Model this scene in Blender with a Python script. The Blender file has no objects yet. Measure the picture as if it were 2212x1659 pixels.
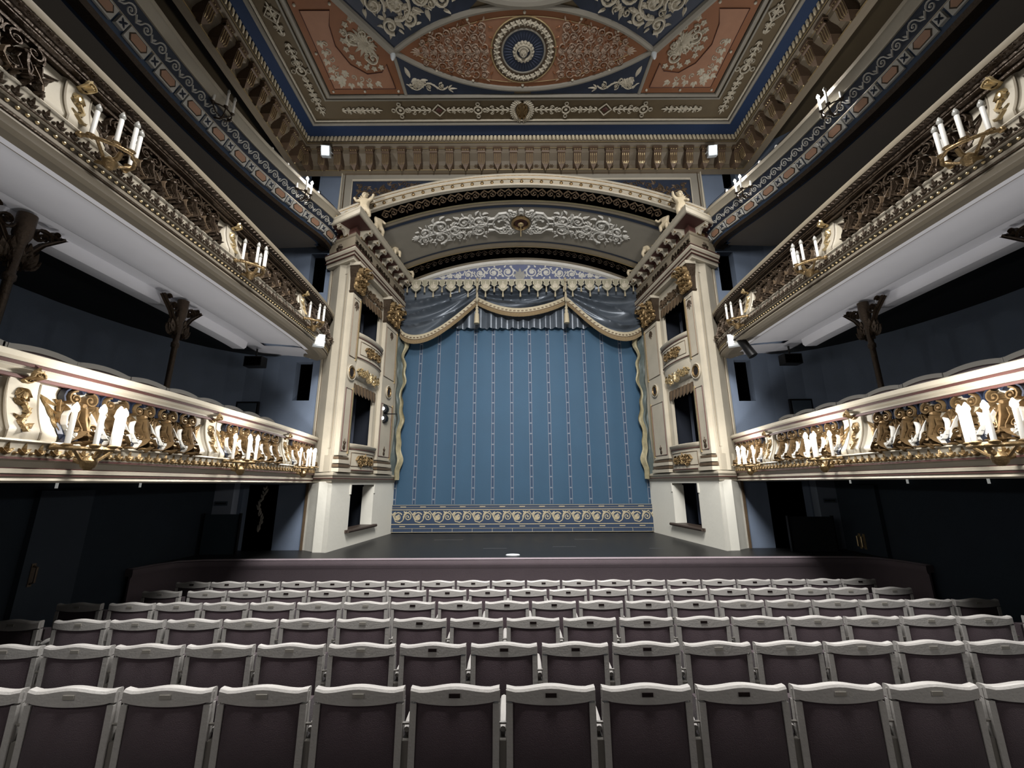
import bpy, bmesh, math, random
from mathutils import Vector, Matrix
random.seed(7)
PI = math.pi
S = bpy.context.scene
C = S.collection

# ------------------------------------------------------------------ camera
cam_d = bpy.data.cameras.new('camera')
cam_d.sensor_width = 36.0
cam_d.lens = 885.0 / 2212.0 * 36.0
cam_d.clip_end = 200
cam = bpy.data.objects.new('camera', cam_d)
C.objects.link(cam)
_p, _r = math.radians(13.6), math.radians(0.28)
_up = Vector((0, -math.sin(_p), math.cos(_p)))
_rt = Vector((1, 0, 0))
r2 = _rt * math.cos(_r) - _up * math.sin(_r)
u2 = _up * math.cos(_r) + _rt * math.sin(_r)
fw = Vector((0, math.cos(_p), math.sin(_p)))
m = Matrix((r2, u2, -fw)).transposed().to_4x4()
m.translation = Vector((-0.27, 0, 2.35))
cam.matrix_world = m
S.camera = cam

# ------------------------------------------------------------------ world, view, house lights
w = bpy.data.worlds.new('world')
S.world = w
w.use_nodes = True
w.node_tree.nodes['Background'].inputs[0].default_value = (0.75, 0.85, 1.0, 1)
w.node_tree.nodes['Background'].inputs[1].default_value = 0.009
S.view_settings.view_transform = 'Standard'
S.view_settings.look = 'None'
S.view_settings.gamma = 1
S.view_settings.exposure = 0.0
S.view_settings.use_curve_mapping = False
S.cycles.max_bounces = 5
S.cycles.diffuse_bounces = 3
S.cycles.glossy_bounces = 2
S.cycles.sample_clamp_indirect = 3

def lamp(name, kind, loc, power, size=0.1, color=(1, 0.98, 0.96), target=None, **kw):
    d = bpy.data.lights.new(name, kind)
    d.energy = power
    d.color = color
    if kind in ('POINT', 'SPOT'):
        d.shadow_soft_size = size
    if kind == 'AREA':
        d.size = size
    for k, v in kw.items():
        setattr(d, k, v)
    o = bpy.data.objects.new(name, d)
    C.objects.link(o)
    o.location = loc
    if target is not None:
        o.rotation_euler = (Vector(target) - Vector(loc)).to_track_quat('-Z', 'Y').to_euler()
    return o

# unseen area lights: one below the ceiling, one behind the viewer
lamp('ceiling_light', 'AREA', (0, 3.4, 10.5), 880, 2.8, target=(0, 6.6, 0.5), spread=math.radians(118))
lamp('house_light_rear', 'AREA', (0, -2.5, 8.6), 270, 1.4, target=(0, 10.5, 5.8), spread=math.radians(66))

# ------------------------------------------------------------------ materials
def lin(h):
    h = h.lstrip('#')
    c = [int(h[i:i + 2], 16) / 255 for i in (0, 2, 4)]
    return tuple(((x + 0.055) / 1.055) ** 2.4 if x > 0.04045 else x / 12.92 for x in c) + (1,)

MATS = {}
def paint(name, col, rough=0.6, metal=0.0, var=0.12, scale=3.0, bump=0.0, bscale=60.0, spec=0.5, sheen=0.0):
    mt = bpy.data.materials.new(name)
    mt.use_nodes = True
    nt = mt.node_tree
    b = nt.nodes['Principled BSDF']
    c = lin(col)
    tc = nt.nodes.new('ShaderNodeTexCoord')
    n = nt.nodes.new('ShaderNodeTexNoise')
    n.inputs['Scale'].default_value = scale
    n.inputs['Detail'].default_value = 6
    nt.links.new(tc.outputs['Object'], n.inputs['Vector'])
    mx = nt.nodes.new('ShaderNodeMix')
    mx.data_type = 'RGBA'
    mx.inputs[6].default_value = tuple(x * (1 - var) for x in c[:3]) + (1,)
    mx.inputs[7].default_value = tuple(min(1, x * (1 + var)) for x in c[:3]) + (1,)
    nt.links.new(n.outputs['Fac'], mx.inputs[0])
    nt.links.new(mx.outputs[2], b.inputs['Base Color'])
    b.inputs['Roughness'].default_value = rough
    b.inputs['Metallic'].default_value = metal
    b.inputs['Specular IOR Level'].default_value = spec
    if sheen:
        b.inputs['Sheen Weight'].default_value = sheen
    if bump:
        n2 = nt.nodes.new('ShaderNodeTexNoise')
        n2.inputs['Scale'].default_value = bscale
        n2.inputs['Detail'].default_value = 4
        nt.links.new(tc.outputs['Object'], n2.inputs['Vector'])
        bp = nt.nodes.new('ShaderNodeBump')
        bp.inputs['Strength'].default_value = bump
        bp.inputs['Distance'].default_value = 0.02
        nt.links.new(n2.outputs['Fac'], bp.inputs['Height'])
        nt.links.new(bp.outputs[0], b.inputs['Normal'])
    MATS[name] = mt
    return mt

cream = paint('cream_paint', '#aaa291', 0.5, var=0.18, scale=2.5, bump=0.1, bscale=25)
cream_d = paint('beige_paint', '#857b69', 0.55, var=0.12)
creamw = paint('white_plaster', '#cfcdc2', 0.7, var=0.06, scale=1.5, bump=0.15, bscale=12)
soffitw = paint('soffit_white', '#d4d4da', 0.8, var=0.04)
soffitb = paint('soffit_brown', '#8d857c', 0.85, var=0.05)
gold = paint('gilding', '#86704e', 0.36, 0.65, var=0.35, scale=18, bump=0.5, bscale=40)
goldb = paint('bright_gilding', '#b8a47c', 0.32, 0.7, var=0.25, scale=14)
bronze = paint('dark_gilding', '#3f3327', 0.42, 0.5, var=0.4, scale=20, bump=0.4, bscale=40)
browngold = paint('brown_gold_paint', '#5d4d3b', 0.5, 0.3, var=0.3, scale=10)
redbrown = paint('maroon_line_paint', '#4a2a24', 0.6)
ornw = paint('stucco_relief', '#b5ad9b', 0.6, var=0.15, scale=12, bump=0.3, bscale=60)
pearl = paint('pale_relief', '#bdbbb4', 0.5, var=0.15, scale=14)
navy = paint('navy_paint', '#1e283a', 0.6, var=0.15)
midblue = paint('mid_blue_paint', '#384a63', 0.6, var=0.12)
blueback = paint('dark_blue_panel', '#1a2436', 0.6, var=0.25, scale=8)
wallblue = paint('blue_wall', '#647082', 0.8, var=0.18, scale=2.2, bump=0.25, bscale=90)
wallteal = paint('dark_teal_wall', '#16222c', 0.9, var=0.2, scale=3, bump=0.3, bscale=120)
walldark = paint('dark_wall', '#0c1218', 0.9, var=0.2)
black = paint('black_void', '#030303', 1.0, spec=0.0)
blackm = paint('black_metal', '#111112', 0.45, 0.3)
peach = paint('peach_paint', '#a8836b', 0.6)
terra = paint('terracotta_paint', '#75492a', 0.7, var=0.12, scale=4)
terral = paint('pink_terracotta', '#8a6249', 0.7, var=0.15, scale=6)
olive = paint('olive_paint', '#584b35', 0.7, var=0.15, scale=4)
greige = paint('greige_paint', '#837e73', 0.65, var=0.1, scale=4)
stageblk = paint('stage_black', '#161616', 0.42, var=0.3, scale=1.2, bump=0.1, bscale=30)
floorm = paint('dark_floor', '#1a1614', 0.6, var=0.2)
plum = paint('plum_upholstery', '#36282e', 0.85, var=0.15, scale=9, bump=0.35, bscale=220, sheen=0.15)
mauve = paint('mauve_cloth', '#5c5156', 0.85, var=0.12, scale=3, bump=0.35, bscale=160)
seatc = paint('seat_cream', '#a5a29e', 0.42, var=0.07, scale=10, bump=0.12, bscale=70)
platem = paint('dark_reflection_plate', '#1a0f0f', 0.4, 0.2)  # reflection of the dark hall put into the plate colour
platel = paint('pale_reflection_plate', '#a5a198', 0.35, 0.4)  # same plates, with a bright reflection put into the colour
drape = paint('slate_drape', '#4a5159', 0.36, 0.3, var=0.3, scale=5)
drapeg = paint('grey_green_drape', '#4f5856', 0.6, var=0.4, scale=6, bump=0.3, bscale=15)
fringem = paint('gold_fringe', '#9a9078', 0.7, var=0.2, scale=30)
candlem = paint('white_candle', '#d2d0ca', 0.5, var=0.03)
whitem = paint('white_plastic', '#c9cfd2', 0.4, var=0.03)
putto = paint('ivory_statue', '#c2b498', 0.5, var=0.2, scale=12)
woodd = paint('dark_wood', '#3a2f28', 0.5, var=0.2, scale=6)
signm = paint('grey_sign', '#4a5560', 0.5)

def emit(name, col, s):
    mt = bpy.data.materials.new(name)
    mt.use_nodes = True
    nt = mt.node_tree
    b = nt.nodes['Principled BSDF']
    b.inputs['Base Color'].default_value = lin(col)
    b.inputs['Emission Color'].default_value = lin(col)
    b.inputs['Emission Strength'].default_value = s
    return mt
bulb_on = emit('lit_bulb', '#fff4e2', 30)
bulb_soft = emit('lit_lens', '#f4fbff', 6)
bulb_dim = emit('dim_bulb', '#eef0ea', 0.25)
bulb_off = paint('unlit_bulb', '#9b9a94', 0.2, var=0.05)

# ------------------------------------------------------------------ mesh helpers
class MB:
    """collects vertices and faces; build() links them as one mesh object"""
    def __init__(s):
        s.v = []; s.f = []
    def add(s, v, f):
        k = len(s.v); s.v += [tuple(p) for p in v]; s.f += [tuple(i + k for i in q) for q in f]; return s
    def hexa(s, p):
        return s.add(p, [(0, 3, 2, 1), (4, 5, 6, 7), (0, 1, 5, 4), (1, 2, 6, 5), (2, 3, 7, 6), (3, 0, 4, 7)])
    def box(s, x0, x1, y0, y1, z0, z1, T=None):
        p = [(x0, y0, z0), (x1, y0, z0), (x1, y1, z0), (x0, y1, z0), (x0, y0, z1), (x1, y0, z1), (x1, y1, z1), (x0, y1, z1)]
        if T: p = [T(*q) for q in p]
        return s.hexa(p)
    def grid(s, rows, close_u=False, close_v=False):
        n, mm = len(rows), len(rows[0]); k = len(s.v)
        for r in rows: s.v += [tuple(p) for p in r]
        for i in range(n if close_u else n - 1):
            for j in range(mm if close_v else mm - 1):
                a = k + i * mm + j; b = k + i * mm + (j + 1) % mm
                c = k + ((i + 1) % n) * mm + (j + 1) % mm; d = k + ((i + 1) % n) * mm + j
                s.f.append((a, b, c, d))
        return s
    def tube(s, pts, r, n=8, cap=True, T=None):
        pts = [Vector(p) for p in pts]; rows = []
        rr = r if isinstance(r, (list, tuple)) else [r] * len(pts)
        ref = None
        for i, p in enumerate(pts):
            t = (pts[min(i + 1, len(pts) - 1)] - pts[max(i - 1, 0)]).normalized()
            if ref is None:
                ref = Vector((0, 0, 1)) if abs(t.z) < 0.9 else Vector((1, 0, 0))
            a = (ref - t * ref.dot(t)).normalized(); ref = a
            b = t.cross(a)
            rows.append([p + (a * math.cos(2 * PI * k / n) + b * math.sin(2 * PI * k / n)) * rr[i] for k in range(n)])
        if T: rows = [[T(*q) for q in r_] for r_ in rows]
        k0 = len(s.v)
        s.grid(rows, close_v=True)
        if cap:
            s.f.append(tuple(range(k0, k0 + n))[::-1]); e = k0 + (len(rows) - 1) * n; s.f.append(tuple(range(e, e + n)))
        return s
    def lathe(s, prof, c=(0, 0, 0), n=16, axis='z', T=None):
        rows = []
        for r, h in prof:
            row = []
            for k in range(n):
                a = 2 * PI * k / n; x, y = r * math.cos(a), r * math.sin(a)
                q = (x, y, h) if axis == 'z' else ((x, h, y) if axis == 'y' else (h, x, y))
                q = (q[0] + c[0], q[1] + c[1], q[2] + c[2])
                row.append(T(*q) if T else q)
            rows.append(row)
        k0 = len(s.v)
        s.grid(rows, close_v=True)
        s.f.append(tuple(range(k0, k0 + n))[::-1]); e = k0 + (len(rows) - 1) * n; s.f.append(tuple(range(e, e + n)))
        return s
    def ball(s, c, r, n=10, sc=(1, 1, 1), T=None):
        rows = []
        for i in range(1, n // 2 + 2):
            a = PI * (i - 0.5) / (n // 2 + 1)
            row = []
            for k in range(n):
                b = 2 * PI * k / n
                q = (c[0] + r * sc[0] * math.sin(a) * math.cos(b), c[1] + r * sc[1] * math.sin(a) * math.sin(b), c[2] + r * sc[2] * math.cos(a))
                row.append(T(*q) if T else q)
            rows.append(row)
        k0 = len(s.v)
        s.grid(rows, close_v=True)
        s.f.append(tuple(range(k0, k0 + n))[::-1]); e = k0 + (len(rows) - 1) * n; s.f.append(tuple(range(e, e + n)))
        return s
    def build(s, name, mat, parent=None, smooth=False, flip=False, loc=None):
        me = bpy.data.meshes.new(name)
        v = [(-p[0], p[1], p[2]) for p in s.v] if flip else s.v
        me.from_pydata([tuple(p) for p in v], [], s.f)
        me.validate()
        bm = bmesh.new(); bm.from_mesh(me)
        bmesh.ops.recalc_face_normals(bm, faces=bm.faces)
        bm.to_mesh(me); bm.free()
        me.materials.append(mat)
        if smooth:
            me.polygons.foreach_set('use_smooth', [True] * len(me.polygons))
            try: me.set_sharp_from_angle(angle=math.radians(42))
            except Exception: pass
        o = bpy.data.objects.new(name, me)
        C.objects.link(o)
        if parent: o.parent = parent
        if loc: o.location = loc
        return o

def thing(name, label, cat, loc=(0, 0, 0), rz=0, group=None):
    o = bpy.data.objects.new(name, None); C.objects.link(o)
    o.empty_display_size = 0.1
    o.location = loc; o.rotation_euler = (0, 0, rz)
    o['label'] = label; o['category'] = cat
    if group: o['group'] = group
    return o
def tag(o, label, cat, group=None, kind=None):
    if label: o['label'] = label
    if cat: o['category'] = cat
    if group: o['group'] = group
    if kind: o['kind'] = kind
    return o
def struct(o, label=None, cat=None):
    o['kind'] = 'structure'
    if label: o['label'] = label
    if cat: o['category'] = cat
    return o
def dup(root, loc=None, rz=None, label=None, group=None, parent=None):
    r = root.copy(); C.objects.link(r)
    if parent: r.parent = parent
    if loc is not None: r.location = loc
    if rz is not None: r.rotation_euler = (0, 0, rz)
    if label: r['label'] = label
    if group: r['group'] = group
    for ch in list(root.children):
        c = ch.copy(); C.objects.link(c); c.parent = r
        for g in ch.children:
            d = g.copy(); C.objects.link(d); d.parent = c
    return r

def smooth_path(pts, n=6):
    """Catmull-Rom through the points"""
    P = [Vector(p) for p in pts]; P = [P[0] * 2 - P[1]] + P + [P[-1] * 2 - P[-2]]
    out = []
    for i in range(1, len(P) - 2):
        a, b, c, d = P[i - 1:i + 3]
        for k in range(n):
            t = k / n
            out.append(0.5 * ((2 * b) + (c - a) * t + (2 * a - 5 * b + 4 * c - d) * t * t + (3 * b - a - 3 * c + d) * t ** 3))
    out.append(P[-2]); return out

class Path:
    """a plan curve; at(s, n) gives the point at arc length s, n metres to the room side"""
    def __init__(s, pts, side=1):
        s.p = [Vector((p[0], p[1])) for p in pts]; s.side = side
        s.L = [0]
        for a, b in zip(s.p, s.p[1:]): s.L.append(s.L[-1] + (b - a).length)
        s.len = s.L[-1]
        s.nv = []
        for i in range(len(s.p)):
            t = []
            if i > 0: t.append((s.p[i] - s.p[i - 1]).normalized())
            if i < len(s.p) - 1: t.append((s.p[i + 1] - s.p[i]).normalized())
            n0 = Vector((t[0].y, -t[0].x)) * side
            if len(t) == 2:
                n1 = Vector((t[1].y, -t[1].x)) * side
                b = (n0 + n1); b = b / max(0.3, b.length) ; k = 1 / max(0.4, b.dot(n0)); s.nv.append(b * k)
            else: s.nv.append(n0)
    def at(s, d, n=0.0, z=0.0):
        d = min(max(d, 0), s.len)
        i = 0
        while i < len(s.L) - 2 and s.L[i + 1] < d: i += 1
        f = (d - s.L[i]) / max(1e-9, s.L[i + 1] - s.L[i])
        q = s.p[i].lerp(s.p[i + 1], f) + s.nv[i].lerp(s.nv[i + 1], f) * n
        return Vector((q.x, q.y, z))
    def ang(s, d):
        a, b = s.at(d - 0.02), s.at(d + 0.02)
        return math.atan2(b.y - a.y, b.x - a.x)
    def s_of_y(s, y):
        best = min(range(200), key=lambda k: abs(s.at(s.len * k / 199).y - y)); return s.len * best / 199
    def sweep(s, prof, s0=0, s1=None, caps=True):
        """prof = [(n, z), ...] swept along the path"""
        m_ = MB(); s1 = s.len if s1 is None else s1
        st = [s0] + [l for l in s.L if s0 + 1e-4 < l < s1 - 1e-4] + [s1]
        m_.grid([[s.at(d, n, z) for n, z in prof] for d in st])
        if caps:
            k = len(prof); e = (len(st) - 1) * k
            m_.f.append(tuple(range(k))); m_.f.append(tuple(range(e, e + k))[::-1])
        return m_

# ------------------------------------------------------------------ ornament drawing (flat relief, mapped onto any surface)
class Orn:
    def __init__(s):
        s.v = []; s.f = []
    def stroke(s, pts, w, h=0.02, taper=(1, 1), closed=False):
        n = len(pts); k = len(s.v)
        for i, p in enumerate(pts):
            a = pts[(i - 1) % n if closed else max(i - 1, 0)]; b = pts[(i + 1) % n if closed else min(i + 1, n - 1)]
            tx, ty = b[0] - a[0], b[1] - a[1]; l = math.hypot(tx, ty) or 1; tx /= l; ty /= l
            f = taper[0] + (taper[1] - taper[0]) * i / max(1, n - 1)
            ww = w * f / 2; hh = h * (0.4 + 0.6 * f)
            s.v += [(p[0] - ty * ww, p[1] + tx * ww, 0), (p[0] - ty * ww * .45, p[1] + tx * ww * .45, hh), (p[0] + ty * ww * .45, p[1] - tx * ww * .45, hh), (p[0] + ty * ww, p[1] - tx * ww, 0)]
        for i in range(n if closed else n - 1):
            j = (i + 1) % n
            for q in range(3):
                s.f.append((k + 4 * i + q, k + 4 * i + q + 1, k + 4 * j + q + 1, k + 4 * j + q))
        return s
    def disc(s, x, y, r, h=0.02, n=8, ry=None):
        ry = ry or r; k = len(s.v)
        for i in range(n):
            a = 2 * PI * i / n; s.v.append((x + r * math.cos(a), y + ry * math.sin(a), 0))
        for i in range(n):
            a = 2 * PI * i / n; s.v.append((x + .6 * r * math.cos(a), y + .6 * ry * math.sin(a), h * .8))
        s.v.append((x, y, h))
        for i in range(n):
            j = (i + 1) % n
            s.f.append((k + i, k + j, k + n + j, k + n + i)); s.f.append((k + n + i, k + n + j, k + 2 * n))
        return s
    def ring(s, x, y, r, w, h=0.02, n=16, ry=None):
        ry = ry or r
        return s.stroke([(x + r * math.cos(2 * PI * i / n), y + ry * math.sin(2 * PI * i / n)) for i in range(n)], w, h, closed=True)
    def leaf(s, x, y, a, l, w, h=0.02, curl=0.0):
        k = len(s.v); c, d = math.cos(a), math.sin(a)
        N = 4
        for i in range(N + 1):
            t = i / N; ww = w / 2 * math.sin(PI * (0.12 + 0.86 * t)) ; off = curl * l * t * t
            px, py = x + c * l * t - d * off, y + d * l * t + c * off
            s.v += [(px - d * ww, py + c * ww, 0), (px, py, h * (1 - 0.5 * t)), (px + d * ww, py - c * ww, 0)]
        for i in range(N):
            for q in range(2): s.f.append((k + 3 * i + q, k + 3 * i + q + 1, k + 3 * i + q + 4, k + 3 * i + q + 3))
        return s
    def spiral(s, x, y, r, a0, turns=1.4, d=1, w=0.03, h=0.02, rin=0.15, n=None, eye=True):
        n = n or int(10 * turns) + 4; pts = []
        for i in range(n):
            t = i / (n - 1); rr = r * (1 - (1 - rin) * t); a = a0 + d * 2 * PI * turns * t
            pts.append((x + rr * math.cos(a), y + rr * math.sin(a)))
        s.stroke(pts, w, h, (1, .55))
        if eye: s.disc(pts[-1][0], pts[-1][1], w * .8, h * 1.2, 6)
        return s
    def flower(s, x, y, r, h=0.025, n=6):
        for i in range(n): s.leaf(x, y, 2 * PI * i / n, r, r * .8, h)
        return s.disc(x, y, r * .35, h * 1.3, 6)
    def rinceau(s, x0, x1, yc, H, n, w=0.03, h=0.02, flip=1, leaves=True, flowers=True):
        """undulating stem with a scroll in each wave"""
        L = (x1 - x0) / n
        pts = []
        for i in range(n * 8 + 1):
            t = i / 8
            pts.append((x0 + L * t, yc + flip * H * .36 * math.sin(PI * t)))
        s.stroke(pts, w, h)
        for k in range(n):
            d = flip * (1 if k % 2 == 0 else -1)
            cx, cy = x0 + L * (k + .5), yc - d * H * .1
            r = min(H * .34, L * .36)
            s.spiral(cx, cy, r, -d * PI * .6 + (PI if d < 0 else 0) * 0, 1.15, d, w * .85, h, .3, eye=False)
            if flowers: s.flower(cx, cy, r * .5, h * 1.3, 5)
            if leaves:
                for q in range(3):
                    a = d * (PI * .15 + q * .75)
                    s.leaf(cx + r * math.cos(a), cy + r * math.sin(a), a + d * .5, r * .75, r * .42, h, .2)
                s.leaf(x0 + L * (k + 1), yc, -d * .9, L * .3, L * .12, h, d * .3)
                s.leaf(x0 + L * (k + 1), yc, PI - d * .9, L * .3, L * .12, h, -d * .3)
        return s
    def acanthus(s, x, y, a, l, w, h=0.03, n=5):
        for i in range(n):
            t = (i - (n - 1) / 2) / ((n - 1) / 2) if n > 1 else 0
            s.leaf(x, y, a + t * 1.0, l * (1 - .35 * abs(t)), w * .5, h, -t * .25)
        return s
    def blob(s, x0, x1, y0, y1, n, r, h=0.025, rnd=None):
        R_ = rnd or random
        for i in range(n):
            x, y = R_.uniform(x0, x1), R_.uniform(y0, y1); q = r * R_.uniform(.6, 1.2)
            if i % 3 == 0: s.spiral(x, y, q, R_.uniform(0, 6), 1.0, R_.choice((-1, 1)), q * .4, h, .3, n=9)
            elif i % 3 == 1: s.flower(x, y, q, h, 5)
            else: s.leaf(x, y, R_.uniform(0, 6.28), q * 2, q, h, .3)
        return s
    def mirror(s, about=0.0):
        k = len(s.v); s.v += [(2 * about - x, y, h) for x, y, h in s.v]; s.f += [tuple(i + k for i in q)[::-1] for q in s.f]; return s
    def join(s, o, dx=0, dy=0, a=0, sc=1, mx=1):
        k = len(s.v); c, d = math.cos(a), math.sin(a)
        s.v += [(dx + sc * (c * x * mx - d * y), dy + sc * (d * x * mx + c * y), h * sc) for x, y, h in o.v]; s.f += [tuple(i + k for i in q) for q in o.f]; return s
    def mb(s, f):
        m_ = MB(); m_.v = [tuple(f(*p)) for p in s.v]; m_.f = list(s.f); return m_

def wall_cells(xs, zs, holes, put):
    """grid of boxes between xs and zs leaving the holes open"""
    X = sorted(set(xs + [h[0] for h in holes] + [h[1] for h in holes])); Z = sorted(set(zs + [h[2] for h in holes] + [h[3] for h in holes]))
    for a, b in zip(X, X[1:]):
        for c, d in zip(Z, Z[1:]):
            mx, mz = (a + b) / 2, (c + d) / 2
            if not any(h[0] < mx < h[1] and h[2] < mz < h[3] for h in holes): put(a, b, c, d)
# ================================================================== THE SETTING
def floor_z(y): return 0.05 + 0.081 * (6.85 - y)
mb = MB()
mb.grid([[(x, y, floor_z(y)) for x in (-6.6, 6.6)] for y in (-5.5, 8.6)])
mb.hexa([(-6.6, -5.5, floor_z(-5.5) - .3), (6.6, -5.5, floor_z(-5.5) - .3), (6.6, 8.6, -.5), (-6.6, 8.6, -.5), (-6.6, -5.5, floor_z(-5.5) - .01), (6.6, -5.5, floor_z(-5.5) - .01), (6.6, 8.6, floor_z(8.6) - .01), (-6.6, 8.6, floor_z(8.6) - .01)])
struct(mb.build('floor', floorm))

# proscenium wall either side of the piers, with its doorways and dark openings
def front_wall(flip, holes):
    m_ = MB()
    wall_cells([-7.8, -4.6], [-0.3, 11.0], holes, lambda a, b, c, d: m_.box(a, b, 9.2, 9.4, c, d))
    nm = 'wall_front_right' if flip else 'wall_front_left'
    o = struct(m_.build(nm, wallblue, flip=flip))
    bk = MB()
    for h in holes:
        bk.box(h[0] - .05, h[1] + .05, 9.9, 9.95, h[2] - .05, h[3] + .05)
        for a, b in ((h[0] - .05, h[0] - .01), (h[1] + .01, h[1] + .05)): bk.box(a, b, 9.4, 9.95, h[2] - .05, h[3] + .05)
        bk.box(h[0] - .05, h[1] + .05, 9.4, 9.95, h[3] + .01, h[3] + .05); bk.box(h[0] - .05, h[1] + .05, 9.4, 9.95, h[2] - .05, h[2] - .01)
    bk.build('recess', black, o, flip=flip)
    return o
front_wall(False, [(-6.12, -5.36, .2, 2.34), (-5.31, -4.92, 4.21, 5.13), (-5.27, -4.87, 6.9, 7.95), (-5.63, -5.29, 9.8, 10.4)])
front_wall(True, [(-6.17, -5.27, .2, 2.36), (-5.31, -4.92, 4.15, 5.13), (-5.27, -4.87, 6.9, 7.95), (-5.63, -5.29, 9.8, 10.4)])
# middle of the wall over the arch
ARC_Y0, ARC_Y1 = 8.9, 11.9
def arc_par(y):
    t = (y - ARC_Y0) / (ARC_Y1 - ARC_Y0)
    wd = 3.74 + (3.25 - 3.74) * t; zc = 9.68 + (9.32 - 9.68) * t; rise = .72 + (.69 - .72) * t
    R = (wd * wd + rise * rise) / (2 * rise); return wd, zc, rise, R
def arc_pt(y, a, h=0.0, ext=1.12):
    """a in -1..1 along the arch at depth y, h towards the inside of the vault"""
    wd, zc, rise, R = arc_par(y); th = math.asin(min(1, wd / R)) * ext * a
    return Vector(((R - h) * math.sin(th), y, zc - R + (R - h) * math.cos(th)))
wdF, zcF, riseF, RF = arc_par(ARC_Y0)
mb = MB(); rows = []
for i in range(41):
    x = -4.68 + 9.36 * i / 40
    zb = zcF - RF + math.sqrt((RF + .1) ** 2 - x * x) if abs(x) < 4.1 else 8.4
    rows.append([(x, 9.12, max(8.4, zb)), (x, 9.12, 10.3), (x, 9.3, 10.3), (x, 9.3, 11.0)])
mb.grid(rows)
struct(mb.build('wall_front', blueback))

# side walls: lower wall under the first balcony, upper wall round the curved corner
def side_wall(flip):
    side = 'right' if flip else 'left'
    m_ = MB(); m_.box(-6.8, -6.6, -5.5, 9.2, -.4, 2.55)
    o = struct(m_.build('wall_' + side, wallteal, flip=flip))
    pts = [(-7.8, -5.5), (-7.8, 5.8)] + [(-7.8 + 2.1 - 2.1 * math.cos(a), 5.8 + 3.4 * math.sin(a)) for a in [PI / 2 * k / 10 for k in range(1, 11)]]
    u = MB(); u.grid([[(x, y, 2.5), (x, y, 11.2)] for x, y in pts])
    struct(u.build('wall_upper_' + side, wallblue, flip=flip))
    sk = MB(); sk.box(-7.8, -6.6, -5.5, 9.2, 2.44, 2.56)
    return o
side_wall(False); side_wall(True)
mb = MB(); mb.box(-7.8, 7.8, -5.7, -5.5, -.3, 11.2)
struct(mb.build('wall_back', walldark))
# plain dark stage house behind the proscenium
mb = MB(); mb.box(-6.0, 6.0, 14.6, 14.8, .9, 11.2); mb.box(-6.2, -6.0, 9.96, 14.8, .9, 11.2); mb.box(6.0, 6.2, 9.96, 14.8, .9, 11.2); mb.box(-6.2, 6.2, 9.42, 14.8, 11.2, 11.3)
struct(mb.build('wall_stage', walldark))
mb = MB(); mb.box(-6.0, 6.0, 9.45, 14.6, .85, .93)
struct(mb.build('floor_stage', stageblk))

# ------------------------------------------------------------------ ceiling: flat, framed and painted
ZC = 11.0; K = 0.9505
def cl(x, y, h=0.0): return (K * x, K * y, ZC - h)
mb = MB(); mb.box(-7.8, 7.8, -5.5, 9.4, ZC + .03, ZC + .1)
ceil = struct(mb.build('ceiling', olive))
def cpoly(name, polys, mat, h=0.0, par=None):
    m_ = MB()
    for p in polys: m_.add([cl(x, y, h) for x, y in p], [tuple(range(len(p)))])
    return m_.build(name, mat, par or ceil)
YB = -5.2
cpoly('blue_border', [[(-5.76, 9.15), (5.76, 9.15), (5.43, 8.8), (-5.43, 8.8)], [(-5.76, 9.15), (-5.43, 8.8), (-5.43, YB), (-5.76, YB)], [(5.76, 9.15), (5.43, 8.8), (5.43, YB), (5.76, YB)]], paint('deep_blue_paint', '#1c3050', 0.6), 0.0)
def ctube(name, pts, r, mat, h=0.0, par=None, sq=1.0):
    m_ = MB(); m_.tube([cl(x, y, h) for x, y in pts], r, 8); return m_.build(name, mat, par or ceil, smooth=True)
for (a, y, r, mt, nm) in ((5.4, 8.76, .055, greige, 'border_moulding'), (5.31, 8.67, .03, ornw, 'border_moulding'), (4.8, 8.08, .03, greige, 'border_moulding'), (4.68, 7.98, .06, greige, 'panel_moulding')):
    ctube(nm, [(-a, YB), (-a, y), (a, y), (a, YB)], r, mt)
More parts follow.
